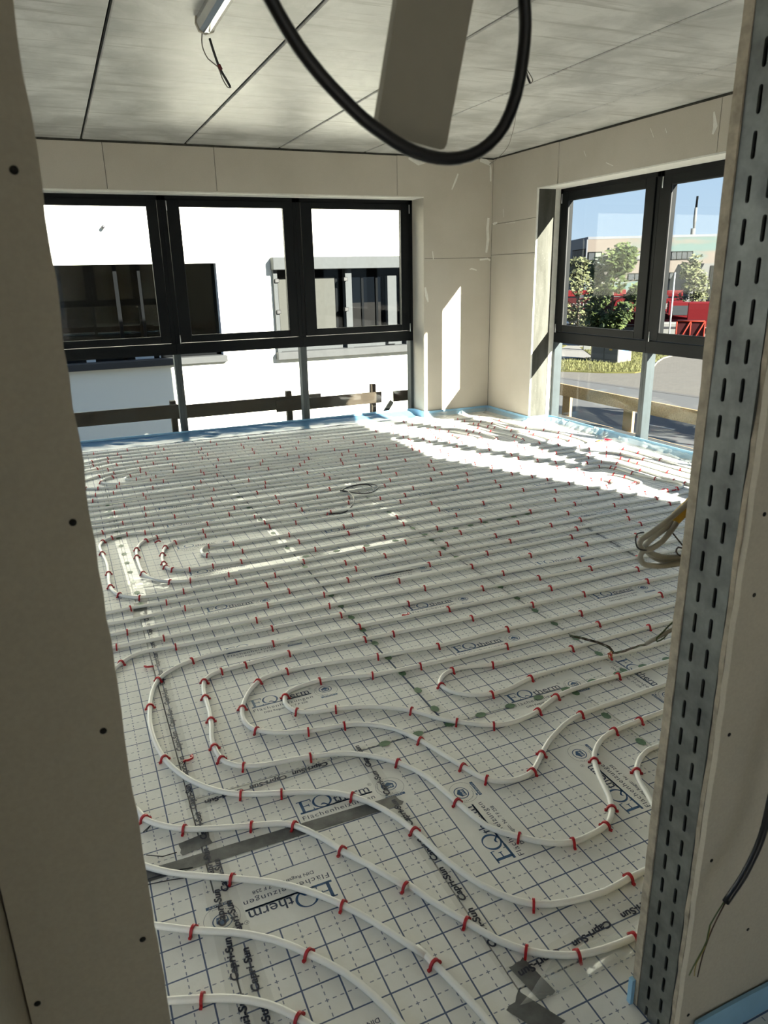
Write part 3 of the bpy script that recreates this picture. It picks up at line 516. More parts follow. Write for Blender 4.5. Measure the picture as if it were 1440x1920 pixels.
 'f1':[(-0.4,-5.012),(-2.014,-4.969),(-2.635,-4.966),(-3.272,-4.947),(-4.216,-4.907),(-4.412,-4.888),(-4.603,-4.903),(-4.693,-4.943),(-4.769,-5.011),(-4.808,-5.115),(-4.828,-5.217),(-4.842,-5.336),(-4.84,-5.473),(-4.821,-5.6),(-4.789,-5.692),(-4.745,-5.777),(-4.681,-5.856),(-4.606,-5.913),(-4.478,-5.967),(-4.356,-6.019),(-4.263,-6.086),(-4.191,-6.192),(-4.142,-6.322),(-4.115,-6.447),(-4.084,-6.546),(-4.032,-6.645),(-3.963,-6.717),(-3.873,-6.75),(-3.755,-6.766),(-3.657,-6.757),(-3.601,-6.755),(-3.407,-6.734),(-3.191,-6.721)],
 'f2':[(-0.4,-5.172),(-2.088,-5.13),(-2.846,-5.099),(-3.216,-5.094),(-3.799,-5.064),(-4.174,-5.036),(-4.386,-5.05),(-4.498,-5.058),(-4.554,-5.077),(-4.585,-5.117),(-4.6,-5.177),(-4.605,-5.247),(-4.609,-5.365),(-4.624,-5.48),(-4.637,-5.551),(-4.638,-5.609),(-4.629,-5.694),(-4.599,-5.739),(-4.563,-5.769),(-4.485,-5.796),(-4.326,-5.821),(-4.176,-5.872),(-4.047,-5.989),(-3.988,-6.103),(-3.954,-6.264),(-3.922,-6.403),(-3.855,-6.484),(-3.785,-6.546),(-3.717,-6.574),(-3.638,-6.571),(-3.578,-6.56),(-3.539,-6.537),(-3.509,-6.507),(-3.479,-6.461),(-3.456,-6.403),(-3.421,-6.322),(-3.373,-6.252),(-3.292,-6.195),(-3.213,-6.174),(-3.078,-6.163),(-2.958,-6.155),(-2.689,-6.142),(-2.418,-6.148)],
 'f3':[(-0.4,-5.348),(-2.153,-5.302),(-2.682,-5.294),(-3.12,-5.278),(-3.509,-5.281),(-3.808,-5.247),(-4.026,-5.208),(-4.229,-5.188),(-4.312,-5.195),(-4.369,-5.221),(-4.433,-5.295),(-4.481,-5.395),(-4.495,-5.482),(-4.486,-5.534),(-4.465,-5.573),(-4.396,-5.624),(-4.283,-5.665),(-4.142,-5.689),(-4.055,-5.724),(-3.972,-5.798),(-3.914,-5.906),(-3.876,-6.014),(-3.845,-6.111),(-3.827,-6.163),(-3.803,-6.206),(-3.762,-6.238),(-3.704,-6.253),(-3.635,-6.24),(-3.547,-6.171),(-3.472,-6.116),(-3.362,-6.059),(-3.259,-6.03),(-3.039,-6.018),(-2.756,-6.004),(-2.443,-6.002)],
 'f4':[(-0.4,-5.449),(-2.683,-5.432),(-3.216,-5.424),(-3.668,-5.411),(-3.894,-5.389),(-4.026,-5.347),(-4.122,-5.331),(-4.208,-5.338),(-4.272,-5.359),(-4.295,-5.388),(-4.309,-5.436),(-4.301,-5.487),(-4.283,-5.515),(-4.219,-5.552),(-4.133,-5.567),(-3.988,-5.62),(-3.857,-5.712),(-3.787,-5.804),(-3.729,-5.86),(-3.611,-5.943),(-3.512,-5.959),(-3.399,-5.938),(-3.27,-5.883),(-3.085,-5.864),(-2.928,-5.865),(-2.619,-5.864),(-2.287,-5.86)],
 'r1':[(-1.67,-5.582),(-2.093,-5.582),(-2.483,-5.57),(-2.958,-5.577),(-3.158,-5.559),(-3.368,-5.543),(-3.472,-5.514),(-3.556,-5.507),(-3.608,-5.524),(-3.648,-5.564),(-3.66,-5.597),(-3.645,-5.655),(-3.587,-5.713),(-3.501,-5.749),(-3.395,-5.743),(-3.281,-5.714),(-3.088,-5.705),(-2.847,-5.714),(-2.676,-5.722),(-2.378,-5.72),(-1.989,-5.721)],
 'r2':[(-2.641,-6.286),(-2.923,-6.311),(-3.055,-6.314),(-3.13,-6.317),(-3.187,-6.321),(-3.245,-6.347),(-3.289,-6.38),(-3.315,-6.412),(-3.333,-6.447),(-3.349,-6.493),(-3.367,-6.537),(-3.388,-6.602),(-3.369,-6.664),(-3.283,-6.678)],
 'g1':[(-5.061,-5.64),(-4.991,-5.77),(-4.941,-5.841),(-4.924,-5.894),(-4.886,-5.941),(-4.812,-5.998),(-4.729,-6.035),(-4.61,-6.076),(-4.534,-6.101),(-4.484,-6.134),(-4.424,-6.218),(-4.382,-6.3),(-4.382,-6.304),(-4.328,-6.389),(-4.262,-6.51),(-4.253,-6.505),(-4.22,-6.582),(-4.163,-6.689),(-4.118,-6.77),(-4.066,-6.832),(-4.006,-6.873),(-3.952,-6.898),(-3.877,-6.913),(-3.784,-6.918),(-3.614,-6.918)],
 'g2':[(-5.064,-5.984),(-4.958,-6.091),(-4.939,-6.113),(-4.882,-6.163),(-4.81,-6.21),(-4.716,-6.265),(-4.609,-6.332),(-4.529,-6.402),(-4.451,-6.494),(-4.388,-6.592),(-4.309,-6.737),(-4.318,-6.702),(-4.302,-6.766),(-4.274,-6.867),(-4.255,-6.961),(-4.23,-7.079)],
 'g3':[(-5.134,-6.233),(-4.982,-6.319),(-4.943,-6.341),(-4.852,-6.399),(-4.757,-6.45),(-4.661,-6.52),(-4.588,-6.601),(-4.519,-6.695),(-4.479,-6.778),(-4.45,-6.861),(-4.408,-7.01)],
 'g4':[(-5.12,-6.52),(-4.987,-6.558),(-4.943,-6.58),(-4.866,-6.609),(-4.79,-6.644),(-4.719,-6.694),(-4.664,-6.757),(-4.593,-6.86)],
}
CLIPS={
 'far':[(-4.796,-0.125),(-4.484,-0.121),(-4.149,-0.118),(-3.602,-0.161),(-4.574,-0.264),(-4.113,-0.277),(-3.568,-0.312),(-4.682,-0.423),(-4.55,-0.394),(-3.754,-0.444),(-3.337,-0.467),(-4.833,-0.489),(-4.695,-0.581),(-4.215,-0.432),(-3.345,-0.609),(-4.83,-0.65),(-4.618,-0.729),(-4.318,-0.566),(-3.809,-0.596),(-4.799,-0.821),(-4.429,-0.71),(-4.136,-0.733),(-3.745,-0.737),(-4.706,-0.906),(-4.671,-1.075),(-4.289,-0.855),(-3.822,-0.865),(-3.697,-1.016),(-3.594,-1.11),(-4.8,-1.123),(-4.689,-1.215),(-4.433,-1.018),(-4.134,-1.012),(-4.436,-1.125),(-4.124,-1.135),(-3.764,-1.269),(-4.554,-1.255),(-4.402,-1.22),(-4.333,-1.382),(-4.161,-1.277),(-4.506,-1.394),(-4.392,-1.486),(-4.289,-1.585),(-3.93,-1.387),(-3.921,-1.487),(-3.823,-1.601),(-4.769,-1.364),(-4.649,-1.48),(-4.675,-1.571),(-3.995,-1.75),(-3.714,-1.75),(-4.826,-1.562),(-4.903,-1.513),(-4.396,-1.753),(-4.085,-1.926),(-3.941,-2.054),(-4.856,-1.749),(-4.713,-1.766),(-4.495,-1.935),(-4.493,-2.042),(-4.132,-2.168),(-4.892,-1.925),(-4.666,-2.168),(-3.187,-0.167),(-3.069,-0.323),(-2.578,-0.509),(-2.253,-0.691),(-1.939,-0.832),(-3.003,-0.495),(-2.756,-0.646),(-2.469,-0.794),(-2.242,-0.953),(-2.982,-0.766),(-2.164,-1.087),(-2.118,-1.195),(-1.905,-1.301),(-3.286,-0.746),(-2.868,-0.922),(-2.697,-1.047),(-2.535,-1.167),(-2.433,-1.295),(-2.054,-1.403),(-3.304,-0.892),(-3.111,-1.039),(-3.028,-1.143),(-2.558,-1.412),(-2.436,-1.495),(-2.243,-1.618),(-2.952,-1.28),(-2.891,-1.402),(-2.636,-1.606),(-2.209,-1.758),(-3.318,-1.271),(-2.969,-1.515),(-2.665,-1.748),(-3.368,-1.392),(-3.032,-1.61),(-2.092,-1.919),(-3.504,-1.495),(-3.347,-1.589),(-3.148,-1.726),(-2.563,-1.92),(-2.438,-2.057),(-3.069,-1.898),(-2.958,-2.051),(-2.464,-2.191),(-3.607,-1.896),(-2.954,-2.179),(-3.497,-2.05),(-3.531,-2.178),(-0.348,-0.372),(-0.654,-0.38),(-0.634,-0.521),(-0.249,-0.693),(-1.306,-0.177),(-1.185,-0.203),(-0.987,-0.436),(-0.975,-0.534),(-0.485,-0.607),(-0.399,-0.783),(-1.561,-0.214),(-1.528,-0.355),(-1.394,-0.527),(-1.277,-0.402),(-1.113,-0.648),(-0.88,-0.686),(-0.649,-0.713),(-0.583,-0.776),(-0.56,-0.949),(-0.542,-1.037),(-0.414,-1.095),(-0.71,-0.925),(-0.937,-0.987),(-1.252,-0.748),(-1.263,-0.839),(-1.142,-0.885),(-1.08,-0.936),(-0.668,-1.17),(-0.883,-1.085),(-0.829,-1.195),(-0.463,-1.256),(-0.244,-1.207),(-0.317,-1.406),(-1.802,-0.526),(-1.657,-0.69),(-1.531,-0.799),(-1.287,-0.973),(-1.171,-1.138),(-0.972,-1.187),(-0.579,-1.479),(-0.571,-1.588),(-1.663,-0.953),(-0.612,-1.726),(-1.671,-1.106),(-1.685,-1.192),(-1.341,-1.155),(-1.366,-1.257),(-1.152,-1.309),(-0.975,-1.443),(-0.818,-1.55),(-1.516,-1.139),(-1.53,-1.331),(-1.341,-1.423),(-1.255,-1.529),(-1.07,-1.746),(-0.752,-1.765),(-1.774,-1.418),(-1.831,-1.538),(-1.378,-1.649),(-1.161,-1.921),(-0.832,-1.928),(-0.843,-2.067),(-1.803,-1.642),(-1.62,-1.743),(-1.623,-1.914),(-1.355,-2.072),(-1.086,-2.192),(-1.894,-2.074),(-1.601,-2.213),(-1.989,-2.205),(-0.1,-1.38),(-0.354,-1.55),(-0.049,-1.594),(-0.054,-1.803),(-0.384,-1.86),(-0.208,-1.785),(-0.259,-1.976),(-0.559,-1.923),(-0.438,-2.085),(-0.297,-2.237),(-0.743,-2.227)],
 'mid':[(-4.243,-3.412),(-4.28,-3.572),(-4.084,-3.437),(-4.06,-3.603),(-4.434,-3.235),(-4.506,-3.3),(-4.542,-3.428),(-4.555,-3.59),(-4.555,-3.649),(-4.52,-3.719),(-4.425,-3.767),(-4.285,-3.775),(-4.609,-3.104),(-4.686,-3.253),(-4.697,-3.397),(-4.693,-3.701),(-4.56,-3.903),(-4.449,-3.941),(-4.226,-3.955),(-4.817,-2.938),(-4.887,-2.993),(-4.897,-3.227),(-4.883,-3.607),(-4.888,-3.826),(-4.849,-3.972),(-4.748,-4.058),(-4.716,-2.909),(-4.013,-2.331),(-4.036,-2.497),(-4.554,-2.337),(-3.899,-2.644),(-4.755,-2.336),(-4.542,-2.501),(-4.351,-2.648),(-3.971,-2.791),(-4.723,-2.635),(-4.518,-2.77),(-4.163,-2.935),(-4.218,-3.08),(-4.866,-2.778),(-4.593,-2.915),(-2.375,-2.327),(-2.728,-2.322),(-2.509,-2.483),(-3.201,-2.321),(-2.618,-2.61),(-3.639,-2.321),(-3.068,-2.504),(-3.533,-2.517),(-3.571,-2.635),(-3.23,-2.68),(-3.011,-2.809),(-2.585,-2.96),(-3.451,-2.803),(-3.063,-2.93),(-2.788,-2.963),(-3.468,-2.939),(-2.693,-3.105),(-3.269,-3.104),(-3.812,-2.937),(-3.779,-3.106),(-3.15,-3.239),(-3.773,-3.203),(-3.564,-3.223),(-2.876,-3.428),(-3.298,-3.453),(-2.899,-3.587),(-3.32,-3.584),(-1.575,-2.34),(-1.104,-2.362),(-2.005,-2.339),(-1.498,-2.521),(-1.277,-2.65),(-2.015,-2.502),(-1.829,-2.621),(-1.608,-2.638),(-1.475,-2.802),(-2.185,-2.621),(-1.926,-2.815),(-1.368,-2.958),(-2.44,-2.81),(-2.099,-2.95),(-1.76,-2.946),(-1.776,-3.089),(-1.674,-3.27),(-0.281,-2.365),(-0.089,-2.413),(0.009,-2.543),(0.027,-2.725),(-0.671,-2.364),(-0.415,-2.549),(-0.211,-2.577),(-0.15,-2.65),(-0.309,-2.7),(-0.254,-2.827),(-0.112,-2.946),(-0.245,-2.921),(0.022,-3.03),(-0.999,-2.525),(-0.9,-2.666),(-0.522,-2.654),(-0.66,-2.812),(-0.534,-2.845),(-0.434,-2.945),(-0.259,-3.045),(-1.003,-2.823),(-0.647,-2.967),(-0.572,-3.022),(-0.544,-3.109),(-0.414,-3.244),(-0.092,-3.385),(-0.253,-3.4),(-0.876,-2.948),(-0.544,-3.279),(-0.927,-3.11),(-0.714,-3.242),(-0.685,-3.371),(-1.31,-3.101),(-0.991,-3.281),(-0.924,-3.325),(-0.889,-3.411),(-0.528,-3.515),(-0.398,-3.618),(-1.233,-3.289),(-1.182,-3.484),(-1.014,-3.522),(-0.884,-3.622),(-0.388,-3.727),(-0.866,-3.791),(-0.668,-3.821),(-0.546,-3.801),(-1.213,-3.638),(-1.086,-3.76),(-0.905,-3.938),(-0.913,-4.088),(-1.61,-3.617),(-1.456,-3.424),(-1.54,-3.768),(-1.302,-3.925),(-1.944,-3.771),(-1.318,-4.071),(-4.532,-3.069),(-4.225,-3.193),(-3.696,-3.438),(-3.677,-3.597),(-3.132,-3.779),(-3.623,-3.788),(-4.11,-3.777),(-3.338,-3.921),(-3.757,-3.959),(-3.259,-4.087),(-3.954,-4.077),(-3.53,-4.097),(-4.211,-4.081),(-4.061,-4.2),(-3.508,-4.213),(-3.969,-4.353),(-3.613,-4.357),(-2.496,-3.24),(-2.142,-3.436),(-2.517,-3.401),(-2.005,-3.592),(-2.467,-3.571),(-2.727,-3.783),(-2.375,-3.778),(-2.164,-3.939),(-1.99,-4.086),(-3.018,-3.928),(-2.63,-3.935),(-2.818,-4.097),(-2.449,-4.102),(-2.419,-4.233),(-2.936,-4.218),(-2.667,-4.347),(-3.08,-4.356),(-1.723,-3.923),(-1.722,-4.085),(-1.422,-4.22),(-1.881,-4.227),(-1.425,-4.349),(-2.014,-4.343),(-4.542,-4.312),(-4.813,-4.179),(-4.621,-4.185),(-4.51,-4.076)],
 'l31':[(-3.782,-4.497),(-4.126,-4.472),(-2.447,-4.5),(-2.865,-4.494),(-3.349,-4.498),(-2.011,-4.495),(-1.615,-4.516),(-4.851,-4.465)],
 'l32':[(-3.827,-4.63),(-4.226,-4.625),(-2.752,-4.666),(-3.263,-4.653),(-2.218,-4.698),(-4.913,-4.612),(-4.714,-4.622)],
 'l33':[(-4.906,-4.784),(-4.652,-4.732),(-3.811,-4.761),(-4.178,-4.745),(-2.632,-4.799),(-2.973,-4.797),(-3.433,-4.803),(-2.251,-4.84),(-1.886,-4.822)],
 'f1':[(-4.216,-4.909),(-4.603,-4.905),(-4.769,-5.013),(-4.821,-5.204),(-4.819,-5.606),(-4.606,-5.914),(-4.478,-5.969),(-4.264,-6.087),(-4.142,-6.323),(-3.964,-6.718),(-3.658,-6.758),(-3.786,-4.933),(-2.635,-4.975),(-3.272,-4.955),(-2.014,-4.969)],
 'f2':[(-3.799,-5.066),(-4.174,-5.038),(-4.386,-5.052),(-4.498,-5.06),(-4.583,-5.105),(-4.605,-5.249),(-4.616,-5.446),(-4.638,-5.609),(-4.63,-5.699),(-4.564,-5.771),(-4.326,-5.822),(-4.048,-5.991),(-3.954,-6.265),(-3.857,-6.487),(-3.718,-6.575),(-3.579,-6.56),(-3.51,-6.508),(-3.415,-6.295),(-3.214,-6.175),(-3.079,-6.164),(-2.846,-5.093),(-3.216,-5.092),(-2.088,-5.132),(-2.534,-5.105),(-3.651,-5.081)],
 'f3':[(-3.51,-5.283),(-3.809,-5.248),(-4.229,-5.189),(-4.37,-5.223),(-4.482,-5.397),(-4.465,-5.575),(-4.283,-5.666),(-4.142,-5.691),(-3.914,-5.907),(-3.846,-6.112),(-3.805,-6.21),(-3.636,-6.241),(-3.545,-6.168),(-3.26,-6.031),(-2.153,-5.299),(-2.682,-5.293),(-3.12,-5.274)],
 'f4':[(-3.217,-5.426),(-3.669,-5.413),(-3.895,-5.391),(-4.122,-5.332),(-4.293,-5.382),(-4.284,-5.516),(-4.133,-5.569),(-3.858,-5.714),(-3.73,-5.861),(-3.612,-5.944),(-3.4,-5.94),(-3.271,-5.884),(-2.93,-5.866),(-2.683,-5.432)],
 'r1':[(-2.959,-5.578),(-3.369,-5.545),(-3.557,-5.508),(-3.661,-5.598),(-3.502,-5.75),(-3.282,-5.716),(-2.848,-5.715),(-2.485,-5.571)],
 'r2':[(-3.309,-6.4)],
 'g1':[(-4.924,-5.895),(-4.812,-5.999),(-4.61,-6.077),(-4.485,-6.136),(-4.382,-6.301),(-4.262,-6.511),(-4.163,-6.689),(-4.067,-6.834),(-3.952,-6.899),(-3.784,-6.919)],
 'g2':[(-4.717,-6.266),(-4.451,-6.495),(-4.303,-6.767)],
 'g3':[(-4.853,-6.4),(-4.588,-6.602)],
 'g4':[(-4.866,-6.61),(-4.664,-6.758)],
}

R_P = .0098
PLABEL = {'far': 'white heating pipe coiled over the far floor below the back windows', 'mid': 'white heating pipe coiled across the middle of the floor, below the black cable loop',
 'l31': 'straight white heating pipe just in front of the middle coil', 'l32': 'straight white heating pipe, second in front of the middle coil', 'l33': 'white heating pipe, third in front of the middle coil, bending at the left pier',
 'f1': 'white heating pipe forming the outermost of the four nested front bends', 'f2': 'white heating pipe forming the second of the four nested front bends, counted from outside', 'f3': 'white heating pipe forming the third of the four nested front bends, counted from outside', 'f4': 'white heating pipe forming the innermost of the four nested front bends',
 'r1': 'white heating pipe in a tight hairpin opening towards the slotted stud', 'r2': 'short visible bow of white heating pipe close to the slotted stud', 'g1': 'white heating pipe crossing the grey tape and running to the foot of the stud',
 'g2': 'white heating pipe starting over the left end of the grey tape, towards the doorway', 'g3': 'white heating pipe over the overturned blue lettering in the doorway', 'g4': 'white heating pipe nearest the doorway, at the bottom edge'}
# red tacker clip: a bow over the pipe with barbed feet
cb = MB(); n = 9; vs = []; fs = []
for k in range(n+1):
    a = PI*k/n; px_, pz_ = math.cos(a), math.sin(a)
    for (rr, yy) in ((.0168, -.0036), (.0168, .0036), (.0114, .0036), (.0114, -.0036)): vs.append((rr*px_*1.05, yy, .004+rr*pz_*1.35))
for k in range(n):
    for q in range(4): fs.append((4*k+q, 4*k+(q+1) % 4, 4*k+4+(q+1) % 4, 4*k+4+q))
cb.add(vs, fs, 'clip_red')
for sx in (-1, 1): cb.box((sx*.0122, -.0036, -.0005), (sx*.0225, .0036, .0065), 'clip_red')
clip_me = cb.mesh('clip')
def near_dir(D, p):
    b = min(range(len(D)), key=lambda i: (D[i].x-p[0])**2+(D[i].y-p[1])**2); d = D[min(b+1, len(D)-1)]-D[max(b-1, 0)]
    return D[b], math.atan2(d.y, d.x)
for key, P in PIPES.items():
    D = smooth_path(P, .05)
    for i, d in enumerate(D): d.z = R_P+.0006+.0022*abs(noise.noise(Vector((d.x*1.7, d.y*1.7, 3.3))))
    o = MB(); o.tube(D, R_P, 'pipe_plastic', 9); ob = o.build('heating_pipe', label=PLABEL[key], cat='pipe', group='white heating pipes on the foil')
    for p in CLIPS[key]:
        q, a = near_dir(D, p); inst(clip_me, 'clip', ob, (q.x, q.y, q.z-R_P-.0006), (0, 0, a+PI/2+rnd.uniform(-.15, .15)))
# loose clips
for (x, y), rot, lab in (((-4.741, -5.625), (1.25, 0, .6), 'loose red clip lying on the seam tape inside the outermost front bend'), ((-4.791, -4.860), (1.2, 0, -.5), 'loose red clip lying on the seam tape at the top of the front bends'), ((-3.498, -4.893), (1.35, 0, .2), 'loose red clip lying beside the blue lettering in mid floor'), ((-4.538, -3.158), (.9, 0, .2), 'loose red clip lying between the left bends of the middle coil'), ((-3.319, -3.117), (1.3, 0, 1.9), 'loose red clip lying by the end of the black cable'), ((-0.732, -3.504), (1.3, 0, .4), 'loose red clip at the tip of a bend near the street windows'), ((-0.679, -3.798), (1.3, 0, 2.4), 'first loose red clip by the outer bend at the street windows'), ((-0.605, -3.820), (1.3, 0, .3), 'second loose red clip by the outer bend at the street windows')):
    inst(clip_me, 'tacker_clip', None, (x, y, .006), rot, label=lab, cat='clip', group='loose red clips on the floor')

# ---- tapes
def tape(name, a, b, w, mat, label, text=None, flip=False, dots=None, per=.185, off=.03, z=.0012, wav=.0006, tl=.135, th=.020, group=None, rag=.0, lift=0.):
    a = Vector(a); b = Vector(b); L = (b-a).length; ang = math.atan2(b.y-a.y, b.x-a.x); n = max(4, int(L/.035)); m = MB(); P = []
    for i in range(n+1):
        row = []
        for j in range(5):
            u = L*i/n; v_ = w*(j/4-.5)
            if i in (0, n): u += rag*(rnd.random()-.5)
            row.append((u, v_, z+lift+wav*noise.noise(Vector((u*22+a.x*9, v_*40, a.y)))))
        P.append(row)
    P = [[P[i][j] for i in range(n+1)] for j in range(5)]
    m.grid(P, mat); o = m.build(name, None, (a.x, a.y, 0), ang, label=label, cat='tape', group=group)
    if text:
        tm = MB(); put_text(tm, text, -tl/2, -th*.36, tl, th, 'print_black', .035, .12); me = tm.mesh('printed_lettering'); u = off
        while u < L-tl*.4:
            inst(me, 'printed_lettering', o, (u, (w*.04)*(rnd.random()-.5), z+.0016+lift), (0, 0, (PI if flip else 0)+rnd.uniform(-.04, .04))); u += per
    if dots:
        dm = MB(); dm.add([(.024*math.cos(2*PI*k/8+.3), .017*math.sin(2*PI*k/8+.3), 0) for k in range(8)], [tuple(range(8))], 'print_green'); me = dm.mesh('printed_dot'); u = off
        while u < L-.02: inst(me, 'printed_dot', o, (u, w*.08, z+.0014+lift)); u += dots
    return o
CS = 'Capri-Sun'; GT = 'clear seam tapes'
tape('seam_tape', (-4.765, -5.86), (-4.74, -4.22), .062, 'clear_tape', 'clear lettered tape along the left seam, beside the front bends', CS, per=.172, off=.02)
tape('seam_tape', (-4.745, -4.16), (-4.785, -2.0), .075, 'clear_tape', 'crumpled shiny clear tape along the left seam, at the bends of the middle coil', None, dots=.17, wav=.003)
tape('seam_tape', (-4.79, -7.1), (-4.755, -5.84), .065, 'clear_tape', 'clear lettered tape nearest the left pier, over the cut sheets', CS, per=.176, off=.05)
tape('seam_tape', (-4.725, -7.1), (-4.745, -6.05), .06, 'clear_tape', 'second clear lettered tape beside the one nearest the left pier', CS, per=.172, off=.01, z=.002)
tape('seam_tape', (-3.755, -5.82), (-3.765, -3.9), .062, 'clear_tape', 'clear green dotted tape on the middle seam, front half', None, dots=.155, off=.09)
tape('seam_tape', (-3.765, -3.86), (-3.80, -1.9), .062, 'clear_tape', 'shiny clear tape on the middle seam, back half', None, wav=.002, dots=.33, off=.2)
tape('seam_tape', (-2.86, -5.86), (-2.855, -3.85), .06, 'clear_tape', 'clear green dotted tape on the right seam, front half', None, dots=.17, off=.03)
tape('seam_tape', (-2.86, -3.78), (-2.87, -2.1), .055, 'clear_tape', 'clear tape on the right seam, back half', None, wav=.0015, dots=.4, off=.1)
tape('seam_tape', (-4.77, -3.865), (-2.9, -3.86), .062, 'clear_tape', 'shiny clear tape across the middle of the floor', None, dots=.21, off=1.06, wav=.002)
tape('seam_tape', (-2.9, -3.845), (-1.85, -3.785), .06, 'clear_tape', 'clear green dotted tape across the floor right of the middle', None, dots=.125, off=.05)
tape('seam_tape', (-4.17, -5.862), (-2.6, -5.838), .062, 'clear_tape', 'clear green dotted tape crossing the nested front bends', None, dots=.142, off=.13)
tape('seam_tape', (-4.78, -5.89), (-4.14, -5.865), .058, 'clear_tape', 'clear lettered tape across the floor at the upper edge of the patch sheet', CS, True, per=.158, off=.12, z=.0018)
tape('seam_tape', (-4.145, -5.84), (-4.125, -6.9), .06, 'clear_tape', 'clear lettered tape down the right edge of the patch sheet', CS, True, per=.165, off=.05, z=.0018)
tape('seam_tape', (-4.14, -6.875), (-3.62, -6.835), .06, 'clear_tape', 'clear lettered tape running towards the foot of the stud', CS, True, per=.178, off=.09, z=.0018)
tape('seam_tape', (-3.175, -5.86), (-3.15, -6.9), .06, 'clear_tape', 'clear green dotted tape running down beside the slotted stud', None, dots=.19, off=.02)
tape('seam_tape', (-2.0, -3.99), (-.6, -4.10), .055, 'clear_tape', 'clear lettered tape across the floor near the street windows', CS, per=.17, off=.4)
tape('seam_tape', (-1.86, -4.75), (-1.76, -4.05), .055, 'clear_tape', 'clear lettered tape on the seam near the cable bundle', CS, True, per=.165, off=.03)
tape('duct_tape', (-5.05, -6.135), (-4.115, -6.16), .052, 'grey_tape', 'long strip of grey tape under the front pipes', None, z=.0015, wav=.0012, rag=.02)
tape('duct_tape', (-4.84, -6.075), (-4.74, -6.06), .055, 'grey_tape', 'short piece of grey tape over the left seam', None, z=.0024, wav=.001, rag=.01)
tape('duct_tape', (-4.775, -4.32), (-4.75, -4.1), .07, 'grey_tape', 'short crumpled grey tape on the left seam at the middle coil', None, z=.0022, wav=.003, rag=.01)
tape('duct_tape', (-4.105, -6.845), (-4.085, -6.955), .05, 'grey_tape', 'short grey tape piece at the end of the lettered tape in the doorway', None, z=.0024, wav=.001, rag=.008)
tape('duct_tape', (-4.170, -6.929), (-4.112, -7.038), .062, 'grey_tape', 'grey tape piece at the bottom edge, in front of the doorway', None, z=.0026, wav=.0016, rag=.012)
# thin black strings near the left end of the grey tape
st = [([(-4.937, -6.054), (-4.892, -6.082), (-4.849, -6.083)], 'black wire end lying on the left end of the grey tape'), ([(-4.925, -5.947), (-4.907, -5.924), (-4.935, -5.948)], 'bent black wire end beside the left pier'), ([(-4.956, -6.156), (-4.878, -6.152), (-4.814, -6.166)], 'upper of two black wire ends poking from the left pier'), ([(-4.958, -6.174), (-4.883, -6.187), (-4.814, -6.204)], 'lower of two black wire ends poking from the left pier')]
for pts, lab in st: m = MB(); m.tube([(*p, .004) for p in pts], .0016, 'black_rubber', 6); m.build('wire_end', label=lab, cat='wire')

# ---- blue edge insulation strips with their film flaps
def strip(name, pts, h, label, thick=.008, seed=0):
    D = smooth_path(pts, .06); m = MB(); n = len(D); A = []
    for i, d in enumerate(D):
        t_ = (D[min(i+1, n-1)]-D[max(i-1, 0)]).normalized(); nn = Vector((-t_.y, t_.x, 0)); hh = h*(1+.10*noise.noise(Vector((d.x*1.3, d.y*1.3, seed))))
        lean = .006*noise.noise(Vector((d.x*2, d.y*2, seed+5)))
        A.append([(d+nn*(thick/2)).to_tuple()[:2]+(-.01,), (d+nn*(thick/2+lean)).to_tuple()[:2]+(hh,), (d-nn*(thick/2-lean)).to_tuple()[:2]+(hh,), (d-nn*(thick/2)).to_tuple()[:2]+(-.01,)])
    m.grid([[A[i][k] for i in range(n)] for k in (0, 1)], 'edge_strip_blue', False); m.grid([[A[i][k] for i in range(n)] for k in (1, 2)], 'edge_strip_blue', False); m.grid([[A[i][k] for i in range(n)] for k in (2, 3)], 'edge_strip_blue', False)
    return m.build(name, label=label, cat='edge strip')
s1 = strip('edge_strip', [(-6.6, .262), (-5, .265), (-3.7, .262), (-2.4, .265), (-1.2, .262), (-.98, .25), (-.935, .15), (-.93, .02), (-.90, -.012), (-.6, -.013), (-.25, -.012), (-.03, -.02), (-.014, -.1), (-.013, -.5), (-.012, -.86), (.01, -.932), (.1, -.935)], .075, 'blue foam edge strip along the back windows and around the corner pier')
s2 = strip('edge_strip', [(.1, -.936), (.22, -.94), (.262, -1.0), (.265, -1.3), (.262, -1.75), (.255, -1.95)], .075, 'blue foam edge strip beside the concrete reveal', seed=2)
s3 = strip('edge_strip', [(.268, -1.9), (.268, -2.5), (.266, -3.4), (.268, -5), (.268, -6.7)], .082, 'blue foam edge strip along the street windows', seed=4)
s4 = strip('edge_strip', [(-3.86, -7.195), (-3.5, -7.197), (-3.0, -7.196), (-2.0, -7.196)], .08, 'blue foam edge strip at the foot of the near partition wall', seed=6)
bx('edge_strip', (XJ-.012, YF-.012, 0), (XJ-.002, YF+.0005, .075), 'edge_strip_blue', label='end of a blue foam strip at the foot of the stud', cat='edge strip')
